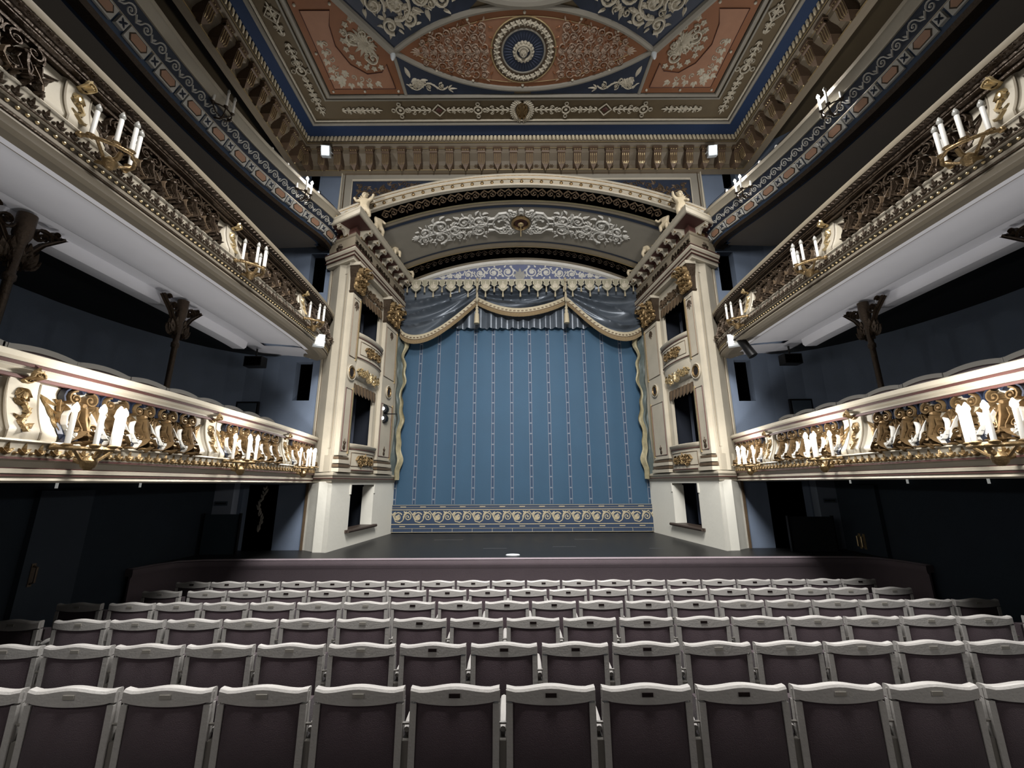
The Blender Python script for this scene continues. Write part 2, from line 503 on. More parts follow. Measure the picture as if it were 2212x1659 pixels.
# corner panels
def corner(sx):
    P = [(2.83, 7.92), (4.6, 7.92), (4.6, 5.9), (3.72, 5.9), (2.88, 6.92)]
    cpoly('corner_panel', [[(sx * x, y) for x, y in P]], terra, 0.005)
    Q = [(3.0, 7.78), (4.45, 7.78), (4.45, 6.1), (4.0, 6.1)] 
    arc = [(3.42 + .6 * math.cos(a) , 6.72 + .78 * math.sin(a)) for a in [math.radians(d) for d in (75, 50, 25, 0, -25, -50)]]
    arc = [(3.05, 7.2), (3.2, 7.38), (3.55, 7.42), (3.85, 7.2), (4.02, 6.8), (3.98, 6.4), (3.85, 6.12)]
    inner = [(3.0, 7.78), (4.45, 7.78), (4.45, 6.12), (3.85, 6.12)] + arc[::-1][1:]
    cpoly('corner_field', [[(sx * x, y) for x, y in inner]], terral, 0.012)
    m_ = MB(); m_.tube([cl(sx * x, y, .02) for x, y in inner + inner[:1]], .008, 4); m_.build('field_outline', redbrown, ceil)
    st = MB()
    for x, y in ((2.95, 7.84), (3.75, 7.84), (4.5, 7.84), (4.5, 6.95), (4.5, 6.02), (3.8, 6.0), (3.45, 7.2)): st.ball(cl(sx * x, y, .02), .03, 8)
    st.build('gilt_stud', ornw, ceil, smooth=True)
    o = Orn()
    for q in range(5):
        t = q / 4; x, y = 3.35 + .9 * t * 1, 7.62 - .12 * math.sin(t * 3) - .8 * max(0, t - .5) * 0
        o.acanthus(3.4 + .2 * q, 7.62 + .03 * (q % 2), 2.2 - q * .3, .16, .14, .025, 3)
        o.acanthus(4.32 - .03 * (q % 2), 7.5 - .2 * q, .2 + q * .35, .16, .14, .025, 3)
        o.spiral(3.55 + .17 * q, 7.55 - .03 * q, .07, q, 1.0, 1, .025, .02)
        o.spiral(4.22, 7.4 - .16 * q, .07, q + 2, 1.0, -1, .025, .02)
    o.flower(4.2, 7.55, .13, .03); o.flower(4.05, 7.4, .09, .03)
    # shell palmette hanging from the diagonal rib
    for q in range(9):
        a = math.radians(-58 + 22 * (q - 4) + 108 - 20)
        o.acanthus(3.35, 6.75, a, .34, .16, .05, 3)
    for q in range(10):
        a = math.radians(-70 + q * 20)
        o.flower(3.35 + .5 * math.cos(a) * .95, 6.78 + .52 * math.sin(a), .07, .03, 5)
    o.spiral(3.3, 7.05, .14, 0, 1.2, 1, .05, .05); o.spiral(3.6, 6.62, .14, 2, 1.2, -1, .05, .05)
    o.blob(3.15, 3.75, 6.45, 7.1, 14, .09, .04)
    o.mb(lambda x, y, h: cl(sx * x, y, h + .012)).build('corner_relief', ornw, ceil)
corner(-1); corner(1)
# ribs between the panels
def lens_y(x, up): # pointed ellipse of two arcs
    R = (2.8 ** 2 + .87 ** 2) / (2 * .87); return 6.93 + (1 if up else -1) * (math.sqrt(R * R - x * x) - (R - .87))
xs = [-2.8 + 5.6 * i / 40 for i in range(41)]
cpoly('eye_panel', [[(x, lens_y(x, True)) for x in xs] + [(x, lens_y(x, False)) for x in xs[::-1]]], terra, .01)
def inset(k, up): return [(x * k, 6.93 + (lens_y(x, up) - 6.93) * (k * 1.0 - .06)) for x in xs]
cpoly('eye_field', [inset(.86, True) + inset(.86, False)[::-1]], terral, .016)
for up in (True, False):
    ctube('eye_moulding', [(x, lens_y(x, up)) for x in xs], .06, greige)
    m_ = MB(); m_.tube([cl(x, y, .02) for x, y in inset(.86, up)], .007, 4); m_.build('field_outline', goldb, ceil)
st = MB()
for x in (-2.6, -1.95, -1.15, -.0, 1.15, 1.95, 2.6):
    for up in (True, False): st.ball(cl(x, 6.93 + (lens_y(x, up) - 6.93) * .88, .02), .032, 8)
st.build('eye_stud', ornw, ceil, smooth=True)
def eye_h(x): return max(0, (lens_y(x, True) - 6.93) * .8 - .02)
o = Orn(); og = Orn()
x = .84; k = 0
while x < 2.3:
    h_ = eye_h(x)
    n_ = 3 if h_ > .42 else 2 if h_ > .22 else 1
    for i in range(n_):
        for q in (-1, 1):
            yy = q * h_ * (i + .55) / (n_ + .1); r = min(.1, h_ / n_ * .5)
            tgt = og if (i + k) % 3 == 0 else o
            o.spiral(x + .02 * i, 6.93 + yy, r, k * 1.7 + i + (PI if q > 0 else 0), 1.4, q if (k + i) % 2 else -q, .02, .03)
            tgt.flower(x + .02 * i, 6.93 + yy, r * .55, .04, 5)
            for j in range(4): a_ = j * 1.57 + k; (o if j % 2 else og).leaf(x + r * math.cos(a_), 6.93 + yy + r * math.sin(a_), a_ + .6 * q, r * .95, r * .45, .025, .3)
    o.acanthus(x - .08, 6.93, 0, .16, .1, .035, 5)
    x += .185; k += 1
o.acanthus(2.25, 6.93, 0, .2, .12, .03, 5)
o.mirror(0); og.mirror(0)
o.mb(lambda x, y, h: cl(x, y, h + .016)).build('eye_relief', paint('rosy_relief', '#a18c7a', .6, var=.2, scale=12), ceil)
og.mb(lambda x, y, h: cl(x, y, h + .02)).build('eye_scrolls', paint('rust_gilding', '#7c4f30', .45, .35, var=.3, scale=15), ceil)
# rosette with the mask
def cdisc(r0, r1, h, name, mat, x=0, y=6.93, n=48):
    m_ = MB(); rows = []
    for k in range(n): a = 2 * PI * k / n; rows.append([cl(x + r0 * math.cos(a), y + r0 * math.sin(a), h), cl(x + r1 * math.cos(a), y + r1 * math.sin(a), h)])
    m_.grid(rows, close_u=True); return m_.build(name, mat, ceil)
cdisc(0.0001, .7, .02, 'rosette_ground', browngold)
ctube('rosette_rim', [(.7 * math.cos(2 * PI * k / 40), 6.93 + .7 * math.sin(2 * PI * k / 40)) for k in range(41)], .015, goldb, .02)
cdisc(0.0001, .45, .025, 'rosette_blue_disc', blueback)
ctube('rosette_ring', [(.46 * math.cos(2 * PI * k / 40), 6.93 + .46 * math.sin(2 * PI * k / 40)) for k in range(41)], .02, greige, .02)
o = Orn()
for k in range(32):
    a = 2 * PI * k / 32; o.flower(.585 * math.cos(a), .585 * math.sin(a), .075, .04, 5)
for k in range(18):
    a = 2 * PI * k / 18; o.disc(.2 * math.cos(a), .2 * math.sin(a), .04, .04, 8)
o.ring(0, 0, .165, .05, .05, 24)
sp = Orn()
for k in range(36):
    a = 2 * PI * k / 36; sp.leaf(.25 * math.cos(a), .25 * math.sin(a), a, .17, .025, .012)
sp.mb(lambda x, y, h: cl(x, 6.93 + y, h + .026)).build('rosette_rays', paint('ray_blue', '#333b50', .6), ceil)
o.mb(lambda x, y, h: cl(x, 6.93 + y, h + .025)).build('rosette_garland', ornw, ceil)
mb = MB()
mb.ball(cl(0, 6.93, .03), .1, 14, (.9, 1.1, .5)); mb.ball(cl(0, 6.95, .1), .018, 6, (1, 2.2, 1)); mb.ball(cl(-.035, 6.9, .09), .014, 6); mb.ball(cl(.035, 6.9, .09), .014, 6); mb.ball(cl(0, 6.99, .075), .03, 6, (1.3, .4, 1))
for k in range(9): a = math.radians(200 + k * 17.5); mb.ball(cl(.1 * math.cos(a), 6.92 + .11 * math.sin(a), .05), .03, 6)
mb.build('rosette_mask', ornw, ceil, smooth=True)
# straight rib, small blue triangle, diagonal rib and big blue panel
for sx in (-1, 1):
    ctube('short_rib', [(sx * 2.83, 6.93), (sx * 2.8, 7.95)], .04, greige)
    ctube('diagonal_rib', [(sx * 2.83, 6.93), (sx * 3.75, 5.8), (sx * 3.75, 4.6)], .085, greige)
    tri = [(x, lens_y(x, True) + .0) for x in [.2 + 2.6 * i / 20 for i in range(21)]]
    cpoly('blue_spandrel', [[(sx * x, y) for x, y in tri + [(2.8, 7.93), (.2, 7.93)]]], blueback, .006)
    o = Orn(); o.rinceau(1.75, 2.65, 7.72, .22, 3, .025, .03); o.acanthus(2.45, 7.55, 1.2, .25, .2, .03, 5); o.flower(2.4, 7.66, .12, .03); o.acanthus(1.75, 7.78, PI, .2, .1, .03, 3); o.leaf(2.6, 7.5, -1.3, .25, .1, .03)
    o.blob(2.15, 2.65, 7.5, 7.8, 9, .06, .03)
    o.mb(lambda x, y, h: cl(sx * x, y, h + .01)).build('spandrel_relief', ornw, ceil)
    big = [(.9, 5.95)] + [(x, lens_y(x, False)) for x in [1.2 + 1.6 * i / 12 for i in range(13)]] + [(3.68, 5.85), (3.68, 4.7), (2.0, 4.7)]
    cpoly('blue_panel', [[(sx * x, y) for x, y in big]], blueback, .006)
    o = Orn()
    for (x, y, r, d) in ((2.5, 6.0, .3, 1), (2.05, 5.85, .28, -1), (2.95, 6.0, .22, 1), (2.72, 6.4, .16, -1), (1.6, 5.9, .2, 1), (3.2, 5.7, .2, -1), (2.3, 6.25, .15, 1)):
        o.spiral(x, y, r, x * 3, 1.5, d, .07, .06); o.flower(x, y, r * .45, .05, 6)
        for q in range(5): a = q * 1.25 + x; o.leaf(x + r * math.cos(a), y + r * math.sin(a), a + .7 * d, r * .75, r * .4, .05, .3)
    o.blob(1.7, 3.2, 5.6, 6.2, 26, .09, .05)
    o.mb(lambda x, y, h: cl(sx * x, y, h + .01)).build('panel_relief', ornw, ceil)
# great central ring beyond the eye
ctube('great_ring', [(2.75 * math.cos(2 * PI * k / 60), 3.28 + 2.75 * math.sin(2 * PI * k / 60)) for k in range(61)], .08, greige)
ctube('great_ring_inner', [(2.5 * math.cos(2 * PI * k / 60), 3.28 + 2.5 * math.sin(2 * PI * k / 60)) for k in range(61)], .04, greige)
cdisc(.0001, 2.7, .008, 'great_field', greige, 0, 3.28, 60)
# ornament of the olive border
o = Orn()
def quatre(o, x, y, s=1.0):
    o.ring(x, y, .1 * s, .035, .025, 14); o.disc(x, y, .045 * s, .03, 8)
    for q in range(4): a = q * PI / 2; o.ring(x + .17 * s * math.cos(a), y + .17 * s * math.sin(a), .045 * s, .022, .025, 8)
def sprig(o, x, y, d, L=.75):
    for q in range(5):
        t = q / 5; xx = x + d * L * t
        o.acanthus(xx, y, 0 if d > 0 else PI, L * .26, .1, .025, 3)
        if q in (1, 3):
            o.spiral(xx + d * .05, y + .07, .055, 0, 1, d, .02, .02); o.spiral(xx + d * .05, y - .07, .055, 0, 1, -d, .02, .02)
def dia(o, x, y, s=.16):
    o.stroke([(x - s, y), (x, y + s), (x + s, y), (x, y - s)], .035, .025, closed=True)
for x in (1.1, 3.05): quatre(o, x, 0)
for x, d in ((.32, 1), (1.88, -1), (2.28, 1), (4.15, -1), (4.5, -1)): sprig(o, x, 0, d, .62)
dia(o, 2.08, 0); o.mirror(0)
o.mb(lambda x, y, h: cl(x, 8.37 + y, h)).build('border_relief', ornw, ceil)
o2 = Orn()
for x in (2.08,): o2.disc(x, 0, .09, .02, 4)
o2.mirror(0); o2.mb(lambda x, y, h: cl(x, 8.37 + y, h + .004)).build('border_diamond', redbrown, ceil)
for sx in (-1, 1):
    o = Orn()
    for y in (7.35, 5.1, 2.9): quatre(o, y, 0)
    dia(o, 6.2, 0); dia(o, 4.0, 0)
    for y, d in ((8.1, -1), (6.75, 1), (6.6, -1), (5.9, -1), (4.5, -1), (3.6, -1), (7.9, 1)): sprig(o, y - (0.0), 0, d, .6)
    o.mb(lambda x, y, h: cl(sx * (5.03 + y), x, h)).build('border_relief', ornw, ceil)
# lyre cartouche in a wreath
o = Orn()
for k in range(14):
    a = math.radians(-70 + k * 140 / 13)
    for q in (-1, 1): o.leaf(q * .2 * math.cos(a), .25 * math.sin(a), (a if q > 0 else PI - a) + q * .5, .12, .07, .04); o.flower(q * .21 * math.cos(a), .25 * math.sin(a), .05, .04, 5)
o.mb(lambda x, y, h: cl(x, 8.38 + y, h + .01)).build('lyre_wreath', ornw, ceil)
o = Orn(); o.disc(0, 0, .15, .03, 14, .22)
for q in (-1, 1): o.stroke([(q * .03, .2), (q * .1, .12), (q * .05, 0), (q * .12, -.12), (q * .07, -.22)], .035, .06); o.spiral(q * .09, -.17, .05, 0, 1, q, .02, .05)
for q in range(3): o.stroke([((q - 1) * .025, .15), ((q - 1) * .025, -.18)], .01, .05)
o.mb(lambda x, y, h: cl(x, 8.38 + y, h + .012)).build('lyre', gold, ceil)

# ------------------------------------------------------------------ cornice under the ceiling with consoles and teeth
CX_ = 5.47
cp = Path([(-CX_, -5.4), (-CX_, 8.72), (CX_, 8.72), (CX_, -5.4)], 1)
prof = [(.0, 11.0), (.0, 10.93), (-.03, 10.9), (-.03, 10.83), (-.02, 10.8), (-.06, 10.76), (-.12, 10.72), (-.14, 10.62), (-.28, 10.5), (-.33, 10.42), (-.33, 10.28), (-.3, 10.26), (-.28, 10.22), (-.36, 10.2), (-.42, 10.18)]
cornice = struct(cp.sweep(prof, caps=False).build('trim_1', paint('cornice_brown', '#6c6150', .6)))
line = MB()
for n_, z_, r_ in ((-.015, 10.815, .012), (-.115, 10.725, .01), (-.3, 10.24, .012)):
    line.tube([cp.at(d, n_ + .02, z_) for d in cp.L], r_, 5)
line.build('gilt_line', goldb, cornice)
tl = MB(); k = 0
d = cp.L[1] - 6.0
while d < cp.L[2] + 6.0:
    q = lambda x, y, z, d=d: cp.at(d + x, .02 + y, z)
    for x_ in (0,):
        tl.add([q(-.04, -.02, 10.99), q(.04, -.02, 10.99), q(.036, -.02, 10.91), q(0, -.02, 10.865), q(-.036, -.02, 10.91), q(-.03, .025, 10.985), q(.03, .025, 10.985), q(.024, .025, 10.915), q(0, .02, 10.885), q(-.024, .025, 10.915)],
               [(5, 6, 7, 8, 9), (0, 1, 6, 5), (1, 2, 7, 6), (2, 3, 8, 7), (3, 4, 9, 8), (4, 0, 5, 9)])
    d += .1
tl.build('tooth_moulding', paint('tooth_cream', '#cfc3a8', .5), cornice)
def console():
    m_ = MB()
    m_.box(-.115, .115, -.22, .1, -.05, 0); m_.box(-.1, .1, -.2, .1, -.13, -.05)
    m_.tube([(-.1, -.17, -.13), (.1, -.17, -.13)], .04, 8)
    m_.hexa([(-.095, -.13, -.42), (.095, -.13, -.42), (.095, .1, -.42), (-.095, .1, -.42), (-.095, -.17, -.14), (.095, -.17, -.14), (.095, .1, -.14), (-.095, .1, -.14)])
    m_.hexa([(-.01, -.04, -.54), (.01, -.04, -.54), (.01, .0, -.54), (-.01, .0, -.54), (-.09, -.125, -.42), (.09, -.125, -.42), (.09, .1, -.42), (-.09, .1, -.42)])
    return m_
con0 = console().build('console', paint('console_brown', '#5d4b3b', .5, .15, var=.25, scale=14), cornice)
fl = MB()
for x in (-.07, -.025, .025, .07): fl.tube([(x, -.178, -.19), (x, -.16, -.24), (x, -.155, -.3), (x, -.14, -.4), (x * .7, -.115, -.45)], .008, 5)
for x in (-.06, 0, .06): fl.ball((x, -.205, -.09), .018, 6)
fl.ball((0, -.03, -.55), .018, 6)
fl0 = fl.build('flute', goldb, con0)
first = True
def place_console(d):
    global first
    p = cp.at(d, -.24, 10.72); a = cp.ang(d)
    if first: con0.location = p; con0.rotation_euler = (0, 0, a); first = False
    else:
        c = con0.copy(); C.objects.link(c); c.location = p; c.rotation_euler = (0, 0, a)
        f = fl0.copy(); C.objects.link(f); f.parent = c
k = -13.5
while k <= 13.5: place_console(cp.L[1] + CX_ + k * .392); k += 1
for j in range(1, 20):
    place_console(cp.L[1] - j * .392 + .1); place_console(cp.L[2] + j * .392 - .1)
# coffer roses between consoles
rs = MB()
o = Orn(); o.flower(0, 0, .06, .03, 6)
for k in range(-13, 14): rs.add([(k * .392 + x, 8.72 + .325 - h, 10.38 + y) for x, y, h in o.v], o.f)
rs.build('frieze_rosettes', browngold, cornice)
# ================================================================== STAGE
def edge_path():
    pts = [(-6.5, 7.2), (-6.42, 7.6), (-6.25, 7.86), (-5.9, 7.97), (-5.2, 8.0), (0, 8.0), (5.2, 8.0), (5.9, 7.97), (6.25, 7.86), (6.42, 7.6), (6.5, 7.2)]
    return pts
stage = thing('stage', 'black stage floor with a curved mauve cloth-covered front', 'stage', (0, 0, 0))
EP = Path(edge_path(), 1)
mb = MB()
top = [tuple(EP.at(d, -.1, 1.0)) for d in EP.L] + [(6.5, 9.18, 1.0), (4.05, 9.18, 1.0), (4.05, 14.5, 1.0), (-4.05, 14.5, 1.0), (-4.05, 9.18, 1.0), (-6.5, 9.18, 1.0)]
n_ = len(top)
mb.add(top + [(x, y, z - .06) for x, y, z in top], [tuple(range(n_)), tuple(range(n_, 2 * n_))[::-1]] + [(i, (i + 1) % n_, n_ + (i + 1) % n_, n_ + i) for i in range(n_)])
mb.build('stage_floor', stageblk, stage)
EP.sweep([(-.12, .9), (-.12, 1.0), (-.1, 1.012), (.02, 1.012), (.045, 1.0), (.05, .95), (.045, .9), (.02, .87), (.02, -.2), (-.02, -.2), (-.02, .9)]).build('front_cloth', mauve, stage, smooth=True)
EP.sweep([(-.06, 1.012), (-.06, 1.022), (.03, 1.022), (.05, 1.012)]).build('front_lip', paint('mauve_trim', '#8a7f84', .45), stage, smooth=True)
mk = MB()
for x0, x1, y in ((-2.2, -1.5, 10.7), (1.25, 1.8, 10.68), (-.9, -.4, 9.3), (2.6, 2.9, 9.2), (.6, 1.1, 9.5)): mk.box(x0, x1, y, y + .015, 1.0, 1.003)
mk.build('floor_marks', paint('scuffed_tape', '#45474a', .6), stage)
o = MB().lathe([(.02, 0), (.07, .004), (.06, .02), (.0001, .03)], n=12).build('floor_marker', whitem, smooth=True); o.location = (-.27, 8.42, 1.003); o.scale = (2.0, 1, 1)
tag(o, 'small flat white marker lying near the middle of the stage edge', 'floor marker')

# ================================================================== PROSCENIUM PIERS WITH STAGE BOXES
P0 = Vector((-4.05, 9.1)); D_ = (Vector((-3.67, 12.35)) - P0).normalized(); N_ = Vector((D_.y, -D_.x))
def SP(s, n, z):
    p = P0 + D_ * s + N_ * n; return (p.x, p.y, z)
CORN = SP(-.25, 0, 0); OUT = (-4.72, 9.2)
def pier(flip):
    side = 'right' if flip else 'left'
    T = thing('stage_box_pier', 'cream and gold pier with two bow-fronted stage boxes, %s of the curtain' % side, 'stage box')
    B = lambda m_, n, mt, sm=False, par=None: m_.build(n, mt, par or T, smooth=sm, flip=flip)
    path = Path([OUT, (CORN[0], CORN[1]), (SP(3.3, 0, 0)[0], SP(3.3, 0, 0)[1])], 1)
    s_c = path.L[1]            # arc length of the corner
    # -- plinth with the low opening
    m_ = MB()
    wall_cells([-.25, 3.3], [1.0, 2.4], [(.5, 1.78, 1.35, 2.33)], lambda a, b, c, d: m_.box(a, b, -.3, 0, c, d, T=lambda s, n, z: SP(s, n + .03, z)))
    m_.hexa([(OUT[0] + .02, 9.2, 1.0), (OUT[0] + .02, 9.19, 1.0), (CORN[0] + .03, CORN[1] - .03, 1.0), SP(-.2, -.27, 1.0), (OUT[0] + .02, 9.2, 2.4), (OUT[0] + .02, 9.19, 2.4), (CORN[0] + .03, CORN[1] - .03, 2.4), SP(-.2, -.27, 2.4)])
    B(m_, 'plinth', creamw)
    g = MB(); g.box(OUT[0] - .02, OUT[0] + .02, 9.15, 9.2, 1.0, 2.4); B(g, 'gilt_edge', browngold)
    sl = MB(); sl.box(.42, 1.86, -.26, .1, 1.3, 1.36, T=SP); sl.tube([SP(.42, .1, 1.33), SP(1.86, .1, 1.33)], .035, 8); B(sl, 'sill', woodd)
    for s_, q in ((.5, 1), (1.78, -1)):
        rv = MB()
        rv.box(min(s_, s_ + q * .05), max(s_, s_ + q * .05), -.27, .03, 1.36, 2.28, T=SP)
        rv.box(min(s_, s_ + q * .05) , max(s_, s_ + q * .05), .03, .05, 2.12, 2.33, T=SP)
        B(rv, 'jamb', creamw)
    # dark rooms behind the openings
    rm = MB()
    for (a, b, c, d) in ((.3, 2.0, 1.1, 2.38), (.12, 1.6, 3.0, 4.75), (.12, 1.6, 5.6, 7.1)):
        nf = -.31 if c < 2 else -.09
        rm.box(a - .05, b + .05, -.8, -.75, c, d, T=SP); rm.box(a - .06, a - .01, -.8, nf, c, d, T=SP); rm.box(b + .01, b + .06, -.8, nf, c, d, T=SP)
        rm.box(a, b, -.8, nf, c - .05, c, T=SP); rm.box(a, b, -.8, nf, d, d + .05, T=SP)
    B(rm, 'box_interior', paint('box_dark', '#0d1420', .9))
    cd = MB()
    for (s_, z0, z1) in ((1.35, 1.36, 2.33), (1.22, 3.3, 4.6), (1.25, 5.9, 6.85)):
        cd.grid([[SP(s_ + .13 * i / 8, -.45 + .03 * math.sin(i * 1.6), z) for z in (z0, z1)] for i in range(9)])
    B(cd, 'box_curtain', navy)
    # -- pedestal cap
    capp = path.sweep([(-.1, 2.38), (.04, 2.38), (.05, 2.42), (.09, 2.45), (.1, 2.5), (.13, 2.53), (.13, 2.57), (.02, 2.6), (-.1, 2.6)]); B(capp, 'pedestal_cap', cream)
    capl = path.sweep([(.085, 2.455), (.102, 2.455), (.102, 2.475), (.085, 2.475)]); B(capl, 'gilt_line', redbrown)
    # -- wall of the boxes
    m_ = MB()
    wall_cells([-.25, 3.3], [2.6, 7.5], [(.15, 1.42, 3.22, 4.62), (.15, 1.45, 5.85, 6.9)], lambda a, b, c, d: m_.box(a, b, -.08, 0, c, d, T=SP))
    m_.hexa([(OUT[0], 9.2, 2.6), (OUT[0], 9.19, 2.6), (CORN[0], CORN[1], 2.6), SP(-.25, -.3, 2.6), (OUT[0], 9.2, 7.5), (OUT[0], 9.19, 7.5), (CORN[0], CORN[1], 7.5), SP(-.25, -.3, 7.5)])
    B(m_, 'box_wall', cream)
    # -- pilasters
    def pil(a, b, nm='pilaster'):
        p = MB()
        p.box(a, b, 0, .1, 2.95, 6.75, T=SP); o = B(p, nm, cream)
        # base mouldings
        q = MB()
        for (e, z0, z1) in ((.07, 2.6, 2.68), (.045, 2.78, 2.86)): q.box(a - e, b + e, 0, .1 + e, z0, z1, T=SP)
        q2 = MB()
        for (e, z0, z1) in ((.05, 2.7, 2.76), (.02, 2.87, 2.92)): q2.box(a - e, b + e, 0, .1 + e, z0, z1, T=SP)
        B(q, 'base_moulding', cream, par=o); B(q2, 'base_moulding', browngold, par=o)
        # long panels with gilt bead
        for (z0, z1) in ((3.05, 4.45), (5.2, 6.62)):
            fr = MB(); c0, c1 = a + .06, b - .06
            if b - a > .3:
                fr.tube([SP(c0, .105, z0), SP(c1, .105, z0), SP(c1, .105, z1), SP(c0, .105, z1), SP(c0, .105, z0)], .012, 5)
                B(fr, 'panel_bead', redbrown if z0 < 5 else browngold, par=o)
            gb = MB(); gb.box(b - .05, b - .005, .1, .125, z0 - .05, z1 + .05, T=SP); B(gb, 'gilt_bead', goldb, par=o)
            or_ = Orn(); xc = (a + b) / 2
            if z0 < 5: or_.disc(xc, 3.13, .06, .02, 8); or_.acanthus(xc, 3.2, PI / 2, .12, .08, .03, 3); or_.disc(xc, 3.22, .04, .03, 8)
            else: or_.acanthus(xc, 6.55, -PI / 2, .22, .12, .03, 5); or_.disc(xc, 6.53, .05, .03)
            B(or_.mb(lambda x, y, h: SP(x, .1 + h, y)), 'panel_drop', bronze, par=o)
        # round medallion
        md = MB(); xc = (a + b) / 2
        T2 = lambda x, y, z, xc=xc: SP(xc + x, .1 + z, 4.82 + y)
        md.lathe([(.17, 0), (.19, .03), (.17, .045), (.15, .03), (.15, 0)], n=24, T=T2); o3 = B(md, 'medallion', cream, par=o)
        md = MB(); md.lathe([(.15, .02), (.14, .05), (.12, .05), (.11, .015), (.0001, .012)], n=24, T=T2); B(md, 'medallion_ring', gold, par=o)
        md = MB(); md.lathe([(.095, .018), (.09, .03), (.0001, .04)], n=20, T=T2); B(md, 'medallion_disc', paint('medallion_dark', '#1b1410', .5), par=o)
        # leafy capital
        cp_ = MB(); 
        rows = []
        for z, e, n1 in ((6.72, .0, .1), (6.76, .03, .13), (6.8, .0, .11), (7.1, .02, .15), (7.3, .07, .22), (7.38, .08, .24)):
            rows.append([SP(a - e, .0, z), SP(a - e, n1, z), SP(b + e, n1, z), SP(b + e, .0, z)])
        cp_.grid(rows); oc = B(cp_, 'capital', bronze, par=o)
        ab = MB(); ab.box(a - .1, b + .1, 0, .26, 7.38, 7.46, T=SP); B(ab, 'abacus', cream, par=o)
        lo = Orn(); W = b - a
        for r_, (z, cnt, l) in enumerate(((6.8, 4, .24), (6.95, 3, .26), (7.1, 4, .22))):
            for i in range(cnt): lo.acanthus(a + W * (i + .5) / cnt, z, PI / 2, l, .15, .09, 5)
        for q_ in (-1, 1): lo.spiral(xc + q_ * W * .42, 7.28, .1, 0, 1.5, q_, .045, .14)
        lo.flower(xc, 7.36, .08, .18); lo.blob(a - .02, b + .02, 6.82, 7.3, 22, .055, .13, random.Random(3))
        B(lo.mb(lambda x, y, h: SP(x, .12 + h + max(0, y - 7.0) * .25, y)), 'capital_leaves', gold, par=o)
        return o
    pil(-.25, .14); pil(1.62, 2.42)
    # outer pilaster on the face turned to the house
    fx = Path([OUT, (CORN[0], CORN[1])], 1)
    fp = MB()
    for (a, b, z0, z1, e) in ((.28, fx.len, 2.95, 7.5, .05), (.25, fx.len, 2.6, 2.95, .08), (.0, .06, 2.6, 7.5, .04)):
        q = lambda s, n, z: fx.at(s, n, z); fp.box(a, b, 0, e, z0, z1, T=q)
    B(fp, 'front_pilaster', cream)
    fb = MB()
    fb.tube([fx.at(.36, .055, 3.1), fx.at(fx.len - .06, .055, 3.1), fx.at(fx.len - .06, .055, 7.2), fx.at(.36, .055, 7.2), fx.at(.36, .055, 3.1)], .008, 5); B(fb, 'panel_bead', cream_d)
    fg = MB(); fg.box(.06, .1, 0, .02, 2.6, 7.5, T=lambda s, n, z: fx.at(s, n, z)); B(fg, 'gilt_edge', browngold)
    # -- bow fronts
    def bow(s0, s1, z0, z1, zu, bul, low):
        n = 16
        def bp(i, n_, z): t = i / n; return SP(s0 + (s1 - s0) * t, n_ + bul * abs(math.sin(PI * t)) ** .5, z)
        m_ = MB()
        pr = [(.0, z0), (.02, z0 + .02), (.02, z1 - .1), (.06, z1 - .07), (.07, z1 - .02), (.04, z1), (-.2, z1)]
        rows = [[bp(i, a_, z) for a_, z in pr] for i in range(n + 1)]
        m_.grid(rows)
        # soffit drawn in to the wall
        und = []
        for i in range(n + 1):
            t = i / n
            row = []
            for k in range(7):
                f = k / 6
                row.append(SP(s0 + (s1 - s0) * t, bul * abs(math.sin(PI * t)) ** .5 * (1 - f ** 2) * 1 + .0, z0 - (z0 - zu) * math.sin(f * PI / 2)))
            und.append(row)
        m_.grid(und)
        o = B(m_, 'box_parapet', cream, True)
        ln = MB()
        for z, a_ in ((z1 - .12, .03), (z0 + .03, .03)): ln.tube([bp(i, a_, z) for i in range(n + 1)], .012, 5)
        B(ln, 'gilt_line', redbrown, par=o)
        fr = MB(); fr.tube([bp(i, .025, z0 + .12) for i in range(2, n - 1)] + [bp(i, .025, z1 - .2) for i in range(n - 2, 1, -1)] + [bp(2, .025, z0 + .12)], .008, 5)
        B(fr, 'panel_bead', browngold, par=o)
        r_ = Orn(); zc = (z0 + z1) / 2 - .06; rr = random.Random(5)
        w2 = (s1 - s0)
        r_.rinceau(w2 * .24, w2 * .78, 0, .28, 4, .03, .05); r_.acanthus(w2 / 2, -.1, PI / 2, .26, .22, .05, 5); r_.flower(w2 * .5, 0, .1, .06)
        r_.blob(w2 * .3, w2 * .7, -.1, .1, 10, .05, .05, rr)
        B(r_.mb(lambda x, y, h: bp(x / w2 * n, .02 + h, zc + y)), 'parapet_relief', gold, par=o)
        if low:
            r_ = Orn(); r_.rinceau(w2 * .12, w2 * .9, 0, .24, 6, .03, .05)
            r_.blob(w2 * .2, w2 * .8, -.12, .1, 24, .06, .06, rr); r_.acanthus(w2 / 2, -.16, PI / 2, .3, .2, .08, 5)
            B(r_.mb(lambda x, y, h: SP(s0 + x, bul * math.sin(PI * min(1, max(0, x / w2))) ** .5 * .45 + h + .03, zu + .16 + y)), 'soffit_relief', goldb, par=o)
        return o
    bow(.08, 1.58, 2.62, 3.24, 2.58, .15, False)
    bow(.08, 1.58, 5.24, 5.88, 4.78, .16, True)
    # scalloped pelmets in the two openings
    for (zt, s0, s1) in ((4.66, .13, 1.45), (6.98, .13, 1.48)):
        m_ = MB(); rows = []
        for i in range(61):
            t = i / 60; sc = abs(math.sin(t * 8 * PI))
            rows.append([SP(s0 + (s1 - s0) * t, .02 + .02 * math.sin(t * 50), zt), SP(s0 + (s1 - s0) * t, .03 + .03 * sc, zt - .14), SP(s0 + (s1 - s0) * t, .03 + .02 * sc, zt - .19 - .08 * sc)])
        m_.grid(rows); B(m_, 'box_pelmet', browngold, True)
